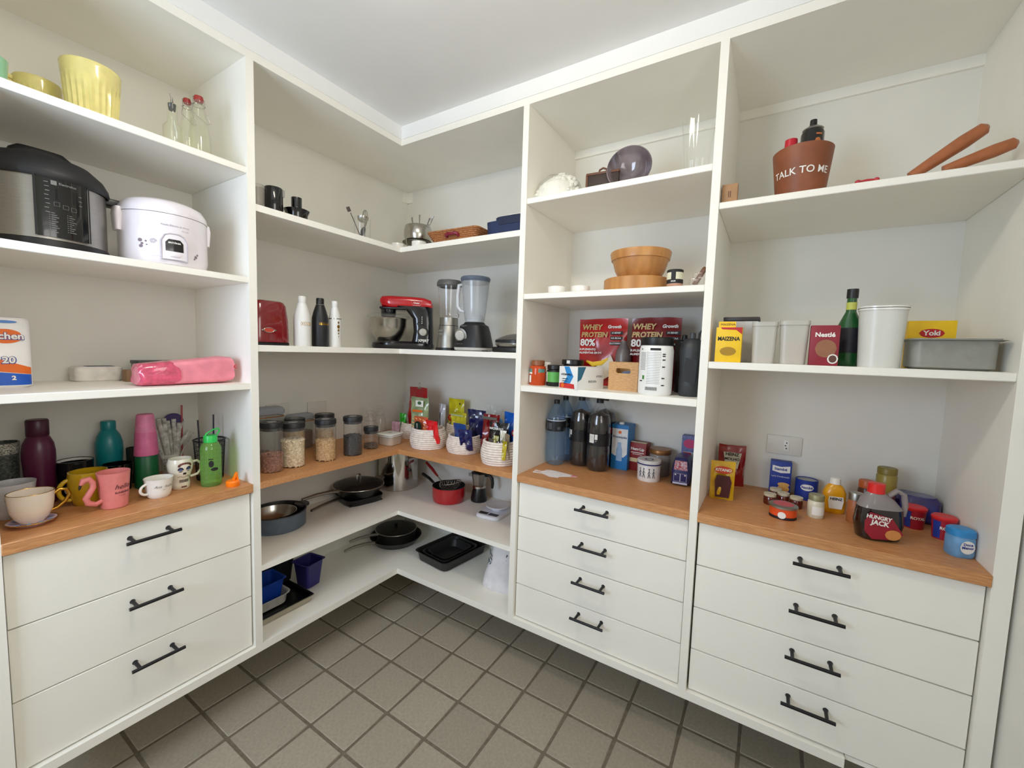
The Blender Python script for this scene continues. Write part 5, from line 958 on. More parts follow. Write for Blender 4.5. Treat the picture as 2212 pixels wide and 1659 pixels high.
part('hanger', tube([(-.016, 0, .102), (-.014, 0, .114), (0, 0, .12), (.014, 0, .114), (.016, 0, .102)], .004, 8), mat('edge_wood', (104, 62, 38)), t)
part('lettering', text('Café', .03, .02, .03, -.0075, shear=.3), mat('faded', (120, 104, 90), .6), t)
MG = mat('marbled_glass', (60, 46, 54), .08, coat=.8, rgb2=(150, 138, 142), scale=9, var=.2)
t = thing('marbled_bowl', 'dark marbled purple glass bowl propped on its side', 'bowl', (1.59, -.335, ZM1), .12)
part('bowl', T(lathe([(0, 0), (.03, .002), (.055, .016), (.075, .042), (.085, .07), (.082, .071), (.071, .044), (.05, .02), (0, .008)], 48), (0, .03, .0865), (PI/2-.12, 0, 0)), MG, t)
t = thing('glass_vase', 'clear cut-glass vase at the right end of the top middle shelf', 'vase', (1.843, -.414, ZM1))
def fluted(prof, n, amp, k):
    V, F = [], []
    for r, z in prof:
        for i in range(n): a = 2*PI*i/n; q = r*(1+amp*math.cos(k*a)); V.append((q*math.cos(a), q*math.sin(a), z+(.006*math.cos(k*a) if z > .17 else 0)))
    for j in range(len(prof)-1):
        for i in range(n): F.append((j*n+i, j*n+(i+1) % n, (j+1)*n+(i+1) % n, (j+1)*n+i))
    F.append(tuple(range(n-1, -1, -1))); return V, F
part('glass_body', fluted([(.032, 0), (.036, .006), (.043, .08), (.05, .15), (.053, .176)], 72, .045, 9), glass('vase_glass', (250, 253, 249), .97, .03), t)
solo('ramekin', RAM(.038, .03), PORC, 'left of two white ramekins on the second middle shelf', 'ramekin', at('ramA'), 0, 'white ramekins on the middle shelf')
solo('ramekin', RAM(.0375, .03), PORC, 'right of two white ramekins on the second middle shelf', 'ramekin', (1.435, -.412, ZM2), 0, 'white ramekins on the middle shelf')
BAM = mat('bamboo', (196, 142, 82), .45, rgb2=(168, 112, 56), scale=26, stretch=(1, 1, .06), var=.06, coat=.2)
solo('bamboo_board', lathe([(0, 0), (.122, 0), (.125, .003), (.125, .049), (.122, .052), (0, .052)], 64), BAM, 'thick round bamboo board on the second middle shelf', 'board', (1.64, -.345, ZM2))
t = thing('bamboo_bowl', 'bamboo salad bowl standing on the round board', 'bowl', (1.648, -.34, ZM2+.0525))
part('bowl', lathe([(0, 0), (.074, 0), (.078, .004), (.094, .035), (.104, .07), (.1045, .072), (.109, .073), (.114, .1), (.112, .104), (.107, .102), (.1, .072), (.088, .035), (.07, .01), (0, .008)], 64), BAM, t)
t = thing('candle_jar', 'small jar candle with a black and white label', 'candle', (1.803, -.455, ZM2))
part('glass_body', lathe([(0, 0), (.0245, 0), (.0265, .003), (.0265, .05), (0, .05)], 32), mat('wax', (196, 150, 126), .4), t)
part('label', band(.0265, .014, .05, -1.6, 1.6, 24, .0004), mat('label_cream', (226, 224, 196), .6), t)
part('label_black', J(band(.0265, .012, .026, -1.6, 1.6, 24, .0007), band(.0265, .026, .05, -.28, .28, 8, .0007)), INKK, t)
part('lettering', text('SALES', .006, 0, .019, R=.0275, bold=.0002), INKW, t)
part('lid', lathe([(0, .05), (.0272, .05), (.0272, .058), (.025, .06), (0, .06)], 32), INKK, t)
t = thing('crystal_ornament', 'clump of clear crystal at the right of the second middle shelf', 'ornament', (1.874, -.455, ZM2))
for i, (x, y, z, q) in enumerate(((-.012, 0, .012, .015), (.012, .004, .014, .017), (0, -.012, .01, .012), (-.004, .008, .034, .014), (.01, -.004, .036, .011))):
    part('crystal', T(blob(q, q, q*1.1, 6, 4), (x, y, max(z, q*1.05))), GLASS, t)
solo('wooden_spoon_rest', T(prism([(-.03, -.012), (.03, -.014), (.04, 0), (.03, .014), (-.03, .012)], -.006, .006), (0, 0, .045), (0, -1.05, 0)), mat('walnut', (120, 76, 44), .5), 'piece of brown carved wood against the divider, second middle shelf', 'ornament', (1.868, -.37, ZM2))
# ---------------------------------------------------------------- supplement shelf
def pill(name, label, x, y, r, h, body, cap, cat='bottle', capr=.82):
    t = thing(name, label, cat, (x, y, ZM3))
    part('body', lathe([(0, 0), (r*.94, 0), (r, .003), (r, h*.68), (r*.92, h*.76), (r*.7, h*.8), (r*.7, h*.82), (0, h*.82)], 32), body, t)
    part('cap', lathe([(0, h*.8), (r*capr, h*.8), (r*capr, h*.98), (r*(capr-.06), h), (0, h)], 30), cap, t); return t
t = pill('supplement_bottle', 'amber orange supplement bottle with a brown cap', 1.2575, -.42, .0345, .106, glass('amber', (226, 90, 40), .35, .08), mat('cap_brown', (140, 84, 48), .4))
part('label_teal', J(band(.0345, .055, .07, -1.5, -.25, 12), band(.0345, .055, .07, .55, 1.5, 10)), mat('teal_label', (90, 140, 130), .5), t)
part('label_white', J(band(.0345, .048, .055, -1.5, -.25, 12, .0006), band(.0345, .012, .042, -1.2, -.4, 10, .0006)), INKW, t)
part('label_print', J(*[bend(rect(-.036, -.018, .016+.004*i, .018+.004*i), .0353) for i in range(6)]), INKG, t)
t = pill('supplement_bottle', 'small white pill bottle between the orange and black jars', 1.2455, -.31, .0225, .097, PORC, PORC)
part('lettering', J(text('Pro Best', .008, .004, .05, R=.0228, bold=.0002), text('Formula', .007, .004, .04, R=.0228)), INKK, t)
t = pill('supplement_jar', 'black supplement jar with a green label', 1.331, -.404, .035, .089, BLACK, BLACK, 'jar', .92)
part('label', band(.035, .018, .06, -.55, 1.5, 16), mat('green_label', (90, 168, 80), .5), t)
part('label_white', band(.035, .018, .06, -1.45, -.55, 12), mat('label_pale', (206, 210, 200), .5), t)
t = pill('supplement_jar', 'wide black supplement jar half hidden behind the blue and white box', 1.353, -.27, .05, .112, BLACK, BLACK, 'jar', .98)
part('label', band(.05, .095, .109, -.15, .15, 8, .001), INKW, t)
t = thing('supplement_box', 'white and blue supplement box with an orange corner', 'box', (1.456, -.413, ZM3), -.36)
part('carton', T(box(.1, .155, .088, .001), (0, 0, 0)), mat('carton_white', (236, 236, 234), .5, var=.01), t)
part('blue_print', plate([(-.022, .088), (.006, .088), (.03, .05), (.006, .012), (-.03, .012), (-.004, .05)], .0004, -.0781), mat('cyan', (46, 140, 210), .5), t)
part('red_print', J(plate([(-.046, .002), (.038, .002), (.034, .02), (-.03, .023), (-.046, .02)], .0004, -.0782)), mat('berry', (206, 50, 50), .5), t)
part('fruit_print', T(disc(-.028, .013, .009, .009), (0, -.0786, 0)), ORA, t)
part('lettering', J(text('HYDROPRO', .0105, -.008, .056, -.0786, bold=.0003), *[rect(-.03, -.006+.004*i, .02+.009*i, .0225+.009*i, -.0786) for i in range(3)]), INKK, t)
part('side_print', J(T(text('ENDURA', .012, .01, .03, 0, bold=.0003), (.0502, 0, 0), (0, 0, PI/2)), T(text('HYDRO', .011, .05, .05, 0, bold=.0003), (.0502, 0, 0), (0, 0, PI/2))), INKG, t)
part('side_blue', T(plate([(-.075, .088), (-.03, .088), (-.055, .04), (-.075, .03)], .0004, 0), (.0504, 0, 0), (0, 0, PI/2)), mat('teal_blue', (40, 110, 140), .5), t)
RW = mat('whey_red', (206, 28, 30), .25, coat=.5, rgb2=(150, 12, 16), scale=9, var=.08)
def whey(x, y, label, seed, rz, shade):
    m = RW if shade == 0 else mat('whey_dark', (140, 16, 22), .3, coat=.4, rgb2=(100, 10, 14), scale=9)
    t = thing('protein_bag', label, 'protein bag', (x, y, ZM3), rz)
    part('pouch', bag(.225 if shade == 0 else .2, .3, .075, seed=seed, crumple=.004, seal=.06), m, t)
    yy = -.042
    part('gold_lettering', J(text('WHEY', .032, -.092, .26, yy+.024, bold=.0012, shear=.15, align='LEFT'), text('PROTEIN', .030, -.092, .226, yy+.014, bold=.0012, shear=.15, align='LEFT')), mat('gold_ink', (196, 160, 80), .4), t)
    part('white_lettering', J(text('80%', .042, -.092, .19, yy+.006, bold=.0014, align='LEFT'), text('SUPLEMENTO', .0125, -.092, .16, yy, bold=.0004, align='LEFT'), text('ALIMENTAR EM PÓ', .0125, -.092, .145, yy, bold=.0004, align='LEFT'), text('Growth', .019, .058, .262, yy+.024, bold=.0008, shear=.2)), INKW, t)
    part('black_labels', J(*[plate([(.045, z), (.1, z), (.1, z+.014), (.045, z+.014)], .0005, yy+.014) for z in (.228, .205, .182)]), INKK, t)
    part('label_lettering', J(*[text(s, .01, .07, z+.007, yy+.0136, bold=.0002) for s, z in (('15 BENEF', .228), ('4.5g BCAA', .205), ('GLUTAMINA', .182))]), INKW, t)
    if shade == 0:
        part('cream_print', J(plate([(-.05, .085), (-.02, .08), (.03, .105), (.055, .14), (.075, .1), (.06, .05), (.03, .03), (-.03, .05)], .0005, yy-.003)), mat('cream_ink', (230, 220, 200), .5), t)
        part('banana_print', J(T(tube([(-.055, 0, .108), (-.025, 0, .095), (.015, 0, .102), (.045, 0, .122)], [.004, .01, .01, .004], 8), (0, yy-.004, 0), sc=(1, .12, 1))), YEL, t)
    return t
whey(1.452, -.175, 'bright red protein bag with gold lettering and banana picture', 41, 0, 0)
whey(1.69, -.20, 'darker red protein bag behind the white tub', 42, .05, 1)
solo('steel_bottle', lathe([(0, 0), (.03, 0), (.032, .004), (.032, .14), (.028, .16), (.014, .185), (.013, .2), (0, .2)], 28), mat('grey_bottle', (120, 112, 110), .35, .2), 'plain grey bottle between the two red protein bags', 'bottle', (1.568, -.235, ZM3))
t = thing('wooden_box', 'small open wooden box with an oval hand hole', 'box', (1.622, -.335, ZM3), -.1)
WD = mat('pine', (204, 160, 106), .5, rgb2=(184, 138, 86), scale=20, stretch=(3, 1, 12), var=.05)
hole = [(.028*max(-1, min(1, 1.6*math.cos(a)))*1.0, .078+.010*math.sin(a)) for a in [2*PI*i/16 for i in range(16)]]
W2, H2 = .06, .112
V = []; F = []
outer = [(-W2, 0), (W2, 0), (W2, H2), (-W2, H2)]
def frame_panel(y0, y1):
    pieces = [[(-W2, 0), (W2, 0), (W2, .068), (-W2, .068)], [(-W2, .088), (W2, .088), (W2, H2), (-W2, H2)], [(-W2, .068), (-.026, .068), (-.03, .073), (-.03, .083), (-.026, .088), (-W2, .088)], [(.026, .068), (W2, .068), (W2, .088), (.026, .088), (.03, .083), (.03, .073)]]
    return J(*[plate(p, y1-y0, y0) for p in pieces])
part('front_panel', frame_panel(-.05, -.041), WD, t); part('back_panel', T(box(.12, .009, H2), (0, .046, 0)), WD, t)
part('side_panel', T(box(.008, .083, H2), (-.056, 0, 0)), WD, t); part('side_panel', T(box(.008, .083, H2), (.056, 0, 0)), WD, t); part('floor_panel', T(box(.104, .083, .006), (0, 0, .001)), WD, t)
solo('cloth', T(blob(.04, .03, .03), (0, 0, .036)), mat('cloth_blue', (150, 170, 200), .7), 'pale blue cloth seen through the hole of the wooden box', 'cloth', (1.622, -.335, ZM3+.012))
t = thing('supplement_tub', 'large white supplement tub with black lid and grey fine print', 'tub', (1.749, -.425, ZM3), -.1)
part('body', lathe([(0, 0), (.054, 0), (.0585, .006), (.0595, .02), (.0595, .16), (.056, .176), (.052, .18), (0, .18)], 44), mat('tub_white', (238, 238, 236), .3, var=.01), t)
part('lid', lathe([(0, .178), (.0565, .178), (.0575, .181), (.0575, .204), (.055, .207), (0, .207)], 44), BLACK, t)
part('fine_print', J(*[bend(rect(-.043, -.018, .15-.005*i, .1525-.005*i, n=3), .06) for i in range(13)], *[bend(rect(-.012, .034, .152-.0058*i, .1535-.0058*i, n=4), .06) for i in range(20)]), mat('pale_ink', (170, 170, 170), .6), t)
part('dark_print', J(bend(rect(-.002, .034, .16, .168, n=4), .0602), bend(disc(-.037, .164, .003, .003), .0602), *[bend(rect(.041, .052, z, z+.004, n=2), .0602) for z in (.145, .138, .125, .1, .06, .035)], *[bend(rect(-.014+.003*i, -.0125+.003*i, .018, .03), .0602) for i in range(14)], bend(rect(-.043, -.03, .048, .052, n=2), .0602)), INKK, t)
part('green_patch', bend(rect(-.03, -.021, .056, .07, n=2), .0603), GRN, t)
part('table_frame', J(*[bend(tube([(x, 0, z) for x, z in ((-.013, .1), (.035, .1), (.035, .155), (-.013, .155))], .0004, 4, True), .06)]), mat('pale_ink', (170, 170, 170)), t)
t = thing('shaker_bottle', 'charcoal sports shaker bottle at the right end of the supplement shelf', 'shaker', (1.863, -.39, ZM3))
SB = mat('shaker_grey', (46, 49, 52), .45)
part('body', loft([(0, .033, .033, 2.4), (.006, .037, .037, 2.4), (.06, .038, .038, 2.6), (.075, .036, .036, 2.6), (.13, .038, .038, 2.6), (.16, .04, .04, 2.4)], 36), SB, t)
part('grip_inlay', plate([(-.02, .055), (.022, .045), (.026, .13), (-.012, .138)], .002, -.0395), mat('shaker_dark', (28, 30, 32), .6), t)
l = part('lid', loft([(.16, .0405, .0405, 2.4), (.178, .039, .039, 2.3), (.2, .028, .028, 2), (.206, .02, .02, 2)], 32), SB, t)
part('spout', lathe([(0, .2), (.011, .2), (.010, .226), (0, .228)], 18), mat('spout_grey', (70, 72, 74), .4), l)
part('carry_loop', tube([(.02, 0, .2), (.022, 0, .225), (.03, 0, .236), (.038, 0, .23), (.038, 0, .19)], .004, 8), SB, l)
t = thing('shaker_bottle', 'plain black shaker bottle behind the charcoal one', 'shaker', (1.812, -.247, ZM3))
part('body', loft([(0, .027, .027, 2.2), (.006, .03, .03, 2.2), (.15, .034, .034, 2.2), (.17, .034, .034, 2.2)], 32), mat('shaker_black', (16, 16, 18), .4), t)
l = part('lid', loft([(.17, .0345, .0345, 2.2), (.2, .033, .033, 2.2), (.205, .028, .028, 2)], 32), BLACK, t)
part('spout', lathe([(0, .2), (.012, .2), (.01, .225), (0, .228)], 18), BLACK, l)
# ---------------------------------------------------------------- middle worktop
def pet(x, y, label, liquid, glassm, h=.325, r=.0525, capc=None, group='large drink bottles', lab=None, rz=0, fill=.8):
    t = thing('drink_bottle', label, 'bottle', (x, y, ZM), rz, group)
    pr = [(0, .006), (r*.5, .002), (r*.85, .004), (r*.98, .02), (r, .04), (r*.98, h*.3), (r*.93, h*.4), (r*.98, h*.5), (r, h*.6), (r*.98, h*.68), (r*.85, h*.77), (r*.5, h*.88), (r*.3, h*.93), (r*.27, h*.945)]
    part('plastic_body', lathe(pr, 32), glassm, t)
    if liquid:
        part('drink', lathe([(0, .008)]+[(q*.965, z+.0015) for q, z in pr[1:] if z < h*fill]+[(0, h*fill)], 28), liquid, t)
    part('cap', lathe([(0, h*.94), (r*.3, h*.94), (r*.3, h*.985), (r*.27, h), (0, h)], 20), BLACK, t)
    part('neck_ring', lathe([(r*.27, h*.925), (r*.36, h*.93), (r*.27, h*.935)], 20), glassm, t)
    if lab: lab(t, r, h)
    return t
WG = glass('water_plastic', (214, 230, 244), .9, .05); CG = glass('clear_pet', (250, 250, 250), .985, .04)
COLA = mat('cola', (20, 10, 9), .12, coat=.6, var=.1)
def wlab(t, r, h):
    part('label', band(r*.985, h*.53, h*.68, 0, 2*PI, 40, .001), mat('label_black', (26, 28, 34), .35), t)
    part('label_print', J(*[bend(rect(-.04+.022*i, -.022+.022*i, h*.555, h*.655, n=3), r+.0006) for i in (0, 1)], bend(rect(.026, .04, h*.56, h*.6, n=2), r+.0006)), mat('label_grey2', (86, 90, 96), .5), t)
    part('label_rim', band(r*.985, h*.685, h*.70, 0, 2*PI, 36, .0006), mat('pale_ring', (190, 205, 220), .4), t)
pet(1.2675, -.238, 'clear blue water bottle with a black label, nearest the divider', None, WG, .305, .0445, lab=wlab)
pet(1.267, -.138, 'water bottle directly behind the front water bottle', None, WG, .315, .0445, lab=wlab)
pet(1.332, -.083, 'water bottle in the back row behind the colas', None, WG, .315, .0445, lab=wlab)
def plab(t, r, h):
    part('label', band(r*.97, h*.36, h*.53, 0, 2*PI, 40, .0015), mat('label_ink', (14, 14, 18), .35), t)
    part('label_white', bend(J(rect(-.018, .006, h*.40, h*.52, n=4), rect(.009, .021, h*.45, h*.52, n=3)), r), INKW, t)
    part('label_print', J(bend(J(disc(.0145, h*.43, .004, .004)), r+.0004), *[bend(rect(-.016, .002, h*.49-.006*i, h*.4925-.006*i, n=3), r+.0005) for i in range(4)]), INKG, t)
pet(1.3665, -.175, 'left cola bottle of the three, between the water and the front cola', COLA, CG, lab=plab, rz=-.9, fill=.82)
pet(1.467, -.208, 'front cola bottle with a white panel on its label', COLA, CG, lab=plab, rz=-.15, fill=.82)
def plab2(t, r, h):
    part('label', band(r*.97, h*.36, h*.58, 0, 2*PI, 40, .0015), mat('label_ink', (14, 14, 18)), t)
    part('roundel', bend(disc(.02, h*.53, .016, .016), r), mat('roundel_red', (206, 40, 50), .4), t)
    part('lettering', text('zero', .012, .022, h*.45, R=r+.0004), INKW, t)
pet(1.453, -.093, 'back cola bottle with a red roundel beside the milk carton', COLA, CG, lab=plab2, rz=.45, fill=.82)
t = thing('milk_carton', 'blue and white milk carton beside the cola bottles', 'carton', (1.547, -.099, ZM), -.05)
part('carton', J(T(box(.078, .09, .19, .002)), T(prism([(-.039, -.045), (.039, -.045), (.039, .045), (-.039, .045)], .19, .206))), mat('carton_blue', (38, 120, 186), .45, var=.03), t)
part('white_panel', J(rect(-.036, .036, .08, .188, -.0456), plate([(-.036, .08), (-.036, .07), (-.02, .062), (.02, .058), (.036, .075), (.036, .08)], .0003, -.0458)), mat('carton_pale', (226, 228, 228), .5), t)
part('lettering', J(text('Piracanjuba', .0145, 0, .15, -.0464, bold=.0003)), mat('ink_navy', (40, 60, 110), .5), t)
part('logo', T(disc(0, .172, .008, .007), (0, -.0464, 0)), ORA, t)
part('bottle_print', J(plate([(-.014, .04), (.014, .04), (.014, .09), (.008, .112), (.008, .126), (-.008, .126), (-.008, .112), (-.014, .09)], .0003, -.0466)), mat('bottle_ink', (150, 180, 210), .5), t)
part('cap', T(lathe([(0, 0), (.012, 0), (.012, .008), (.01, .01), (0, .01)], 20), (-.004, -.018, .205)), PORC, t)
t = thing('tea_box', 'dark red carton with white lettering on the middle worktop', 'box', (1.622, -.085, ZM), -.08)
part('carton', box(.078, .062, .128, .001), mat('brick_red', (140, 26, 26), .5), t)
part('lettering', J(text('Hem·Lip', .018, 0, .1, -.0316, bold=.0005), rect(-.03, .03, .082, .085, -.0312), rect(-.022, .022, .075, .077, -.0312)), INKW, t)
part('cream_panel', rect(-.036, .03, .04, .058, -.0314), mat('cream_pan', (222, 200, 150), .5), t)
part('top_edge', T(box(.074, .02, .003), (0, -.015, .128)), mat('card_cream', (190, 180, 150), .6), t)
t = thing('glass_jar', 'glass jar with a gold lid behind the blue and white tin', 'jar', (1.716, -.103, ZM))
part('glass_body', lathe([(0, 0), (.042, 0), (.045, .004), (.045, .085), (.04, .095), (0, .096)], 32), glass('jar_haze', (226, 220, 214), .7, .06), t)
part('contents', lathe([(0, .004), (.041, .004), (.041, .05), (0, .052)], 28), mat('cocoa', (84, 44, 36), .7), t)
part('lid', lathe([(0, .095), (.046, .095), (.047, .099), (.047, .112), (.044, .116), (0, .116)], 32), mat('gold_lid', (150, 104, 60), .35, .5), t)
t = thing('patterned_tin', 'round white tin painted with blue figures', 'tin', (1.697, -.215, ZM), .1)
part('body', lathe([(0, 0), (.044, 0), (.046, .004), (.0465, .062), (.044, .068), (0, .068)], 40), mat('tin_white', (226, 224, 222), .3), t)
part('lid', lathe([(.0445, .066), (.0485, .067), (.0485, .086), (.046, .089), (0, .086)], 40), mat('tin_white', (226, 224, 222)), t)
part('blue_line', J(band(.0485, .070, .0755, 0, 2*PI, 40, .0005), lathe([(.012, .0872), (.034, .0872)], 30)), mat('ink_cobalt', (40, 48, 110), .5), t)
fig = lambda x: J(T(tube([(0, 0, .052), (0, 0, .036), (-.004, 0, .018)], .0013, 5), (x, 0, 0)), T(tube([(0, 0, .036), (.005, 0, .018)], .0013, 5), (x, 0, 0)), T(tube([(-.006, 0, .034), (0, 0, .046), (.006, 0, .038)], .0011, 5), (x, 0, 0)), T(disc(0, .055, .0026, .003), (x, 0, 0)))
part('figure_print', bend(J(fig(-.03), fig(-.014), fig(.008), fig(.026)), .0467), mat('ink_navy2', (40, 48, 70), .5), t)
t = thing('van_tin', 'blue tin shaped like a small delivery van', 'tin', (1.8215, -.165, ZM), .06)
VB = mat('van_blue', (40, 42, 100), .35, coat=.3)
part('van_body', loft([(.006, .033, .062, 5), (.012, .0365, .066, 5), (.06, .0365, .066, 5), (.085, .033, .062, 4.5), (.108, .028, .056, 4), (.114, .022, .05, 3.5)], 36), VB, t)
part('rear_doors', J(*[T(tube([(x, 0, z) for x, z in q], .0012, 5, True), (0, -.0668, 0)) for q in (((-.024, .02), (-.001, .02), (-.001, .052), (-.024, .052)), ((.001, .02), (.024, .02), (.024, .052), (.001, .052)))]), mat('van_line', (190, 190, 210), .4), t)
part('bumper', T(box(.056, .006, .008, .002), (0, -.066, .008)), mat('van_line', (190, 190, 210)), t)
part('tail_light', J(T(disc(-.018, .047, .003, .003), (0, -.0675, 0)), T(disc(.018, .047, .003, .003), (0, -.0675, 0))), INKW, t)
part('floral_print', J(plate([(-.026, .066), (.026, .066), (.022, .104), (-.022, .104)], .0005, -.0655)), mat('floral', (206, 190, 200), .5, rgb2=(170, 40, 50), scale=120), t)
for sx, sy in ((-.034, -.035), (.034, -.035), (-.034, .035), (.034, .035)): part('wheel', T(lathe([(0, 0), (.012, 0), (.012, .006), (0, .006)], 18), (sx-.003 if sx > 0 else sx-.003, sy, .012), (0, PI/2, 0)), BLACK, t)
t = thing('gift_box', 'pink and blue patterned box behind the van tin', 'box', (1.838, -.064, ZM), 0)
part('carton', box(.075, .045, .184, .001), mat('pattern_blue', (110, 120, 176), .5, rgb2=(70, 70, 120), scale=50), t)
part('pink_print', J(T(disc(-.005, .15, .026, .02), (0, -.023, 0))), mat('hot_pink', (196, 56, 110), .5), t)
part('pale_panel', J(rect(-.03, .03, .08, .115, -.0228)), mat('pale_print', (170, 180, 190), .5), t)
part('red_print', rect(-.03, .002, .098, .112, -.0233), RED, t)
def cut(poly, th): return prism(poly, 0, th)
bird = [(-.005, -.02), (.02, -.03), (.05, -.028), (.056, -.03), (.055, -.02), (.075, -.012), (.1, -.004), (.125, .002), (.12, .008), (.1, .012), (.06, .02), (.02, .028), (-.01, .03), (-.03, .024), (-.02, .018), (-.035, .012), (-.02, .008), (-.05, .009), (-.062, .014), (-.07, .01), (-.066, .002), (-.05, .004), (-.025, .001), (-.035, -.004), (-.02, -.006), (-.055, -.007), (-.064, -.002), (-.07, -.007), (-.065, -.013), (-.05, -.012), (-.022, -.012)]
t = thing('paper_cutout', 'flat white paper bird with a pink tip lying on the worktop', 'paper', (1.318, -.40, ZM+.0006), .16)
part('paper', cut([(x, y*1.6) for x, y in bird], .0012), mat('paper_white', (232, 226, 228), .8), t)
part('pink_tip', T(prism([(.1, -.006), (.126, .003), (.12, .012), (.1, .018)], 0, .0004), (0, 0, .0013)), mat('paper_pink', (222, 130, 150), .8), t)
# ================================================================ right cabinet
R1, R2, RR = 1.910, 1.404, .894
t = thing('matchbox', 'small brown wooden box against the divider on the top right shelf', 'box', (1.957, -.456, R1))
part('carton', box(.044, .03, .062, .001), mat('tan_card', (170, 130, 92), .6), t); part('print', J(rect(-.004, -.001, .02, .04, -.0152), rect(.001, .004, .02, .04, -.0152)), mat('brown_ink', (110, 76, 50), .6), t)
t = thing('leather_pot', 'brown leather pot lettered TALK TO ME on the top right shelf', 'pot', (2.146, -.391, R1), -.05)
part('wall', lathe([(0, 0), (.062, 0), (.064, .004), (.0795, .148), (.077, .15), (.073, .146), (.06, .008), (0, .005)], 48), mat('leather', (140, 78, 46), .5, var=.12, scale=14), t)
part('lettering', text('TALK TO ME', .028, 0, .072, R=.0725, rfun=lambda z: .0648+.0152*z/.15, bold=.0003), INKW, t)
t = thing('spray_can', 'blue and yellow oil can with a red cap inside the leather pot', 'can', (2.113, -.393, R1+.0085))
part('body', lathe([(0, 0), (.026, 0), (.026, .14), (.02, .15), (0, .152)], 28), mat('can_navy', (24, 34, 96), .3), t); part('cap', lathe([(0, .15), (.018, .15), (.0165, .184), (0, .185)], 24), mat('cap_red', (196, 24, 46), .35), t)
part('label', J(band(.026, .11, .138, -1.1, -.3, 8)), YEL, t)
t = thing('spray_can', 'tall black spray can inside the leather pot', 'can', (2.168, -.366, R1+.0085))
part('body', lathe([(0, 0), (.031, 0), (.031, .2), (.026, .212), (0, .214)], 32), GLOSSBLACK, t); part('collar', lathe([(.026, .211), (.028, .214), (.014, .224), (0, .225)], 28), BRUSH, t)
part('nozzle', lathe([(0, .224), (.01, .224), (.009, .243), (0, .244)], 18), BLACK, t); part('label_print', J(bend(disc(.014, .17, .008, .008), .0315), bend(rect(.008, .026, .187, .192, n=3), .0315)), mat('ember', (190, 110, 60), .5), t)
solo('sweet', J(T(blob(.007, .006, .006), (-.02, 0, .008)), T(blob(.007, .006, .006), (.02, 0, .008)), tube([(-.02, 0, .008), (0, 0, .01), (.02, 0, .008)], .003, 6)), mat('sweet_red', (190, 50, 60), .4), 'small red wrapped sweet on the top right shelf', 'sweet', (2.298, -.475, R1))
PINM = mat('pin_wood', (168, 98, 56), .4, coat=.2)
def pin(L, r): return tube([(0, 0, 0), (L*.25, 0, 0), (L*.7, 0, 0), (L*.95, 0, 0), (L, 0, 0)], [r*.75, r*.9, r*1.1, r*.95, r*.4], 16)
solo('wooden_pestle', pin(.17, .0165), PINM, 'upper and left of two wooden pestles, tilted upwards', 'pestle', (2.395, -.43, R1+.017), rot=(0, -.62, 0), group='wooden pestles')
solo('wooden_pestle', pin(.135, .0145), PINM, 'lower and right of two wooden pestles', 'pestle', (2.455, -.45, R1+.015), rot=(0, -.32, 0), group='wooden pestles')
def carton(name, label, x, y, z, w, d, h, m, rz=0, cat='box'):
    t = thing(name, label, cat, (x, y, z), rz); part('carton', box(w, d, h, .001), m, t); return t, -d/2-.0005
t, f = carton('starch_box', 'yellow corn starch box with black lettering', 1.985, -.461, R2, .075, .038, .112, YEL)
part('flap', T(box(.05, .004, .02), (-.008, 0, .112)), YEL, t); part('lettering', J(text('MAIZENA', .0175, 0, .075, f, bold=.0006, xs=.85), text('MAIZENA', .01, -.006, .122, -.0025)), INKK, t)
part('red_print', plate([(-.025, .112), (.037, .112), (.037, .09), (.02, .104), (-.02, .106)], .0004, f-.0002), RED, t); part('drawing', T(disc(0, .035, .024, .014), (0, f, 0)), mat('ochre', (170, 130, 20), .6), t)
t, f = carton('food_container', 'grey container with a dark lid behind the starch box', 2.012, -.36, R2, .1, .07, .138, mat('pale_tub', (196, 194, 192), .4), cat='container'); part('lid', T(box(.108, .076, .014, .003), (0, 0, .138)), mat('lid_dark', (44, 38, 36), .4), t)
for x, w, h, fh, lab in ((2.083, .072, .13, .018, 'left translucent container with a little powder'), (2.161, .079, .133, .07, 'right translucent container half full of pink powder')):
    t = thing('food_container', lab, 'container', (x, -.437, R2)); part('body', loft([(0, w*.42, .028, 5), (h*.92, w*.48, .033, 5)], 32), FROST, t); part('contents', loft([(.003, w*.39, .025, 5), (fh, w*.41, .027, 5)], 28), mat('pink_powder', (214, 176, 156), .8), t); part('lid', loft([(h*.9, w*.5, .035, 5), (h, w*.5, .035, 5)], 32), FROST, t)
t, f = carton('cocoa_box', 'dark red cocoa powder box with a cup picture', 2.236, -.456, R2, .07, .028, .118, mat('cocoa_red', (142, 24, 44), .5))
part('lettering', text('Nestlé', .018, 0, .09, f, bold=.0006), INKW, t); part('powder_print', T(disc(.004, .05, .026, .026), (0, f, 0)), mat('cocoa_tan', (150, 100, 70), .6), t); part('cup_print', T(disc(.022, .02, .013, .014), (0, f-.0004, 0)), INKW, t); part('drink_print', T(disc(.022, .02, .0095, .0105), (0, f-.0008, 0)), mat('cocoa_dk', (92, 54, 40), .5), t)
t = thing('syrup_bottle', 'dark green bottle with a black cap', 'bottle', (2.302, -.375, R2)); part('body', lathe([(0, 0), (.027, 0), (.029, .004), (.029, .125), (.013, .165), (.012, .205), (0, .205)], 32), mat('bottle_green', (12, 84, 34), .15, coat=.6), t)
part('neck_label', band(.0125, .17, .192, 0, 2*PI, 24), mat('lime_label', (196, 200, 90), .5), t); part('label', band(.029, .04, .115, -1.3, 1.3, 20), mat('label_dk', (28, 30, 40), .5), t); part('cap', lathe([(0, .205), (.0145, .205), (.0145, .232), (0, .234)], 24), BLACK, t)
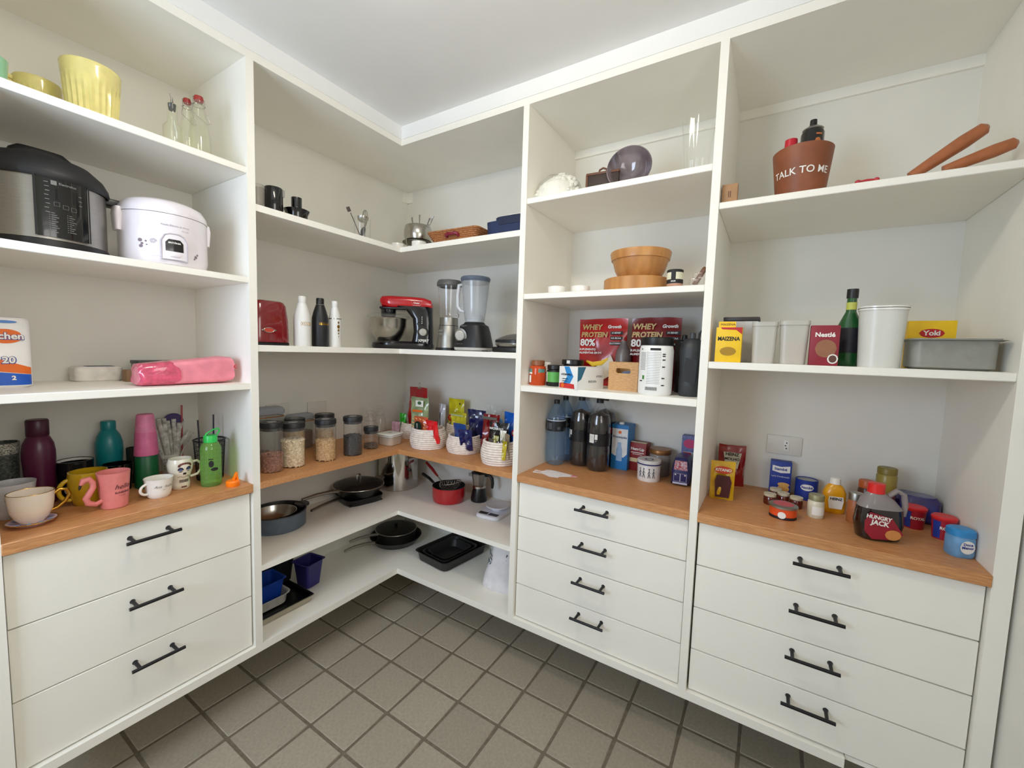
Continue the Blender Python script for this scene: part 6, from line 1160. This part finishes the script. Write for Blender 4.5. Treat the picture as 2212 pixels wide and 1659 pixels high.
t = thing('food_container', 'tall cloudy white canister with a flat lid', 'container', (2.366, -.435, R2)); part('body', loft([(0, .046, .04, 2.4), (.16, .053, .045, 2.4)], 40), glass('cloudy_white', (232, 232, 226), .2, .3), t); part('lid', loft([(.16, .055, .047, 2.4), (.171, .055, .047, 2.4)], 40), PORC, t); part('seam', tube([(v[0], v[1], .166) for v in loft([(0, .0552, .0472, 2.4)], 40, False)[0]], .0008, 5, True), INKK, t)
t, f = carton('popcorn_box', 'yellow box with a red logo behind the grey tub', 2.503, -.275, R2, .104, .04, .142, YEL); part('logo_oval', T(disc(0, .105, .028, .013), (0, f, 0)), RED, t); part('lettering', text('Yoki', .02, 0, .105, f-.0005, bold=.0006), INKW, t); part('orange_print', rect(-.05, .05, .06, .08, f), ORA, t)
solo('plastic_tub', J(roaster(.17, .12, .078, .02, .004), T(roaster(.182, .13, .006, .02, .001), (0, 0, .074))), mat('tub_grey', (150, 150, 142), .45), 'wide grey plastic tub at the right end by the wall', 'tub', (2.513, -.405, R2))
# right worktop
pack('sauce_pouch', 'dark red tomato sauce pouch leaning at the wall', (150, 18, 22), (1.995, -.075, RR), .1, .166, .045, 61, .1, prints=[(plate([(-.032, .14), (.034, .14), (.022, .075), (-.022, .075)], .0006, -.026), mat('label_ivory', (206, 206, 190), .5), 'label'), (J(text('HEINZ', .017, 0, .132, -.0275, bold=.0005), text('MOLHO', .015, 0, .113, -.0275, bold=.0003), text('de Tomate', .009, 0, .099, -.0275)), INKK, 'lettering')], cat='pouch')
pack('spice_pouch', 'yellow spice pouch with a red oval and a dark sack picture', (226, 180, 30), (1.982, -.29, RR), .082, .142, .026, 62, .15, prints=[(disc(0, .112, .03, .014, -.0165), mat('oval_red', (206, 70, 36), .5), 'logo_oval'), (text('KITANO', .014, 0, .112, -.0172, bold=.0006, shear=.15), INKW, 'lettering'), (plate([(-.022, .01), (.024, .01), (.03, .07), (.022, .092), (-.02, .092), (-.026, .07)], .0006, -.018), mat('sack', (74, 26, 30), .5), 'sack_print')], cat='pouch')
t, f = carton('cream_carton', 'blue carton with a white logo and pudding picture', 2.167, -.07, RR, .07, .042, .128, BLUE); part('logo', plate([(-.028, .112), (.0, .108), (.03, .114), (.03, .088), (0, .084), (-.028, .09)], .0004, f-.0002), INKW, t); part('lettering', text('Itambé', .015, 0, .099, f-.0006, bold=.0004), BLUE, t); part('pudding_print', J(T(disc(.012, .024, .02, .014), (0, f, 0)), T(disc(.012, .04, .02, .008), (0, f-.0003, 0))), mat('pudding', (222, 170, 90), .5), t); part('text_print', text('Leite Condensado', .008, 0, .07, f), INKW, t)
t = thing('tin_can', 'blue can with a white logo beside the blue carton', 'can', (2.252, -.085, RR)); part('body', lathe([(0, 0), (.036, 0), (.036, .074), (.034, .076), (.033, .073), (0, .073)], 36), BLUE, t); part('logo', bend(J(disc(0, .05, .022, .012)), .0365), INKW, t); part('lettering', text('Itambé', .013, 0, .05, R=.0368, bold=.0004), BLUE, t); part('lid', lathe([(0, .0735), (.033, .0735)], 28), BRUSH, t)
t = thing('mustard_bottle', 'yellow mustard bottle with a white cap', 'bottle', (2.324, -.195, RR), .15); part('body', loft([(0, .03, .02, 2.6), (.005, .033, .023, 2.6), (.07, .033, .023, 2.6), (.092, .024, .018, 2.3), (.1, .015, .014, 2)], 36), mat('mustard', (226, 160, 10), .3, coat=.3), t); part('cap', lathe([(0, .1), (.0165, .1), (.015, .12), (0, .121)], 24), PORC, t); part('label', plate([(-.02, .06), (.02, .06), (.022, .045), (.018, .018), (-.018, .018), (-.022, .045)], .0006, -.0245), INKW, t); part('lettering', text('HEINZ', .012, 0, .052, -.0252, bold=.0004), INKK, t)
for k, lab in (('hj1', 'front left of the small honey jars'), ('hj2', 'middle of the small honey jars'), ('hj3', 'right of the small honey jars'), ('hj4', 'rearmost of the small honey jars')):
    t = thing('honey_jar', lab, 'jar', at(k), 0, 'small honey jars'); part('body', lathe([(0, 0), (.018, 0), (.02, .003), (.02, .026), (.017, .03), (0, .03)], 24), mat('honey', (96, 30, 18), .15, coat=.5), t); part('lid', lathe([(0, .03), (.0195, .03), (.0195, .039), (0, .0395)], 24), mat('lid_cream', (206, 196, 170), .4), t)
t = thing('tuna_can', 'round orange tin with a pink lid at the front', 'can', (2.174, -.362, RR)); part('body', lathe([(0, 0), (.039, 0), (.039, .036), (0, .036)], 40), mat('tin_orange', (226, 82, 32), .4), t); part('base_band', band(.039, .001, .01, 0, 2*PI, 40), INKK, t); part('badge', bend(disc(-.004, .016, .012, .011), .0398), INKW, t); part('lid', lathe([(.039, .035), (.042, .036), (.042, .042), (.036, .045), (0, .044)], 40), BRUSH, t); part('lid_label', lathe([(0, .0446), (.03, .0452)], 32), mat('lid_pink', (196, 80, 90), .5), t)
def sjar(name, label, x, y, r, h, m, lm, cat='jar', dz=0):
    t = thing(name, label, cat, (x, y, RR+dz)); part('body', lathe([(0, 0), (r*.92, 0), (r, .003), (r, h*.68), (r*.85, h*.76), (0, h*.76)], 28), m, t); part('lid', lathe([(0, h*.76), (r*.95, h*.76), (r*.95, h*.97), (r*.88, h), (0, h)], 28), lm, t); return t
OLL = mat('olive_lid', (150, 146, 110), .4, .3)
t = sjar('spread_jar', 'small cream jar with a patterned label beside the mustard', 2.267, -.293, .0235, .077, mat('cream_fill', (222, 214, 190), .3), OLL); part('label', band(.0235, .012, .04, -.5, 1.3, 14), INKW, t)
sjar('spice_jar', 'glass spice jar partly behind the syrup jug', 2.372, -.27, .021, .099, mat('paprika', (176, 104, 60), .4), BRUSH)
sjar('spice_jar', 'jar with an orange lid at the back wall', 2.424, -.098, .024, .107, mat('brown_jar', (90, 50, 34), .3), mat('lid_orange', (206, 100, 40), .4))
sjar('preserve_jar', 'dark red preserve jar under the olive jar', 2.462, -.165, .028, .088, mat('preserve_red', (70, 16, 16), .2, coat=.4), mat('lid_wine', (90, 24, 22), .4))
sjar('olive_jar', 'olive jar stacked on the dark preserve jar', 2.462, -.165, .0275, .086, mat('olives', (150, 132, 60), .3), mat('olive_cap', (128, 112, 40), .4), dz=.0885)
t = thing('syrup_jug', 'pancake syrup jug with a red cap and loop handle', 'jug', (2.41, -.385, RR), .3)
part('body', loft([(0, .044, .026, 3), (.006, .052, .032, 3), (.05, .06, .036, 2.6), (.095, .055, .033, 2.5)], 40), mat('syrup', (30, 16, 14), .12, coat=.6), t); part('shoulder', loft([(.095, .055, .033, 2.5), (.118, .042, .028, 2.3, -.006, 0), (.14, .02, .018, 2, -.012, 0)], 36), glass('jug_clear', (190, 180, 178), .5, .1), t)
part('cap', T(lathe([(0, .138), (.021, .138), (.02, .166), (0, .168)], 28), (-.012, 0, 0)), mat('cap_scarlet', (220, 36, 34), .35), t); part('handle', tube([(.02, 0, .13), (.04, 0, .148), (.058, 0, .138), (.064, 0, .105), (.06, 0, .075)], .0075, 10), glass('jug_clear'), t)
part('label', plate([(-.05, .03), (-.03, .008), (.03, .012), (.045, .03), (.015, .075), (-.04, .088), (-.052, .06)], .0006, -.0375), mat('label_crimson', (150, 22, 44), .5), t); part('lettering', J(text('HUNGRY', .015, -.018, .073, -.0385, bold=.0006, rotz=-.12), text('JACK', .019, -.014, .057, -.0385, bold=.0008, rotz=-.12)), INKW, t); part('pancake_print', T(disc(.02, .026, .02, .015), (0, -.0386, 0)), mat('pancake', (206, 140, 76), .5), t)
solo('biscuit_pack', crumple(loft([(0, .055, .042, 4), (.01, .062, .048, 4), (.07, .06, .046, 4), (.085, .05, .036, 3)], 36), .002, 60), mat('pack_blue', (24, 50, 150), .25, coat=.5, rgb2=(60, 40, 90), scale=20), 'blue biscuit packet in the back right corner', 'packet', (2.55, -.105, RR))
for k, x, lab in (('royal1', 2.53, 'left of two red-lidded dessert tubs'), ('royal2', 2.583, 'right of two red-lidded dessert tubs')):
    t = thing('dessert_tub', lab, 'tub', (x, AT[k][1], RR), 0, 'red-lidded dessert tubs'); part('body', lathe([(0, 0), (.024, 0), (.028, .06), (0, .06)], 32), mat('tub_red', (170, 26, 50), .4), t); part('blue_print', band(.0245, .004, .056, -1.2, -.5, 8, .0006, .0279), BLUE, t); part('lettering', text('ROYAL', .012, .004, .036, R=.0272, bold=.0004), INKW, t); part('lid', lathe([(.028, .058), (.0295, .06), (.0295, .066), (.026, .07), (0, .069)], 32), mat('lid_bright', (214, 40, 48), .4), t)
t = thing('cream_tub', 'light blue tub with a white oval label, nearest the wall', 'tub', (2.583, -.391, RR), .35); part('body', loft([(0, .024, .023, 3), (.005, .027, .026, 3), (.05, .027, .026, 3), (.058, .025, .024, 3)], 32), mat('tub_sky', (110, 160, 205), .4), t); part('lid', loft([(.058, .0275, .0265, 3), (.074, .027, .026, 3), (.078, .022, .021, 3)], 32), mat('lid_sky', (50, 140, 205), .4), t); part('label', T(disc(0, .032, .017, .018), (0, -.0265, 0)), INKW, t); part('lettering', J(text('Doce', .01, 0, .04, -.0272, bold=.0003), text('Menor', .01, 0, .031, -.0272, bold=.0003)), BLUE, t)
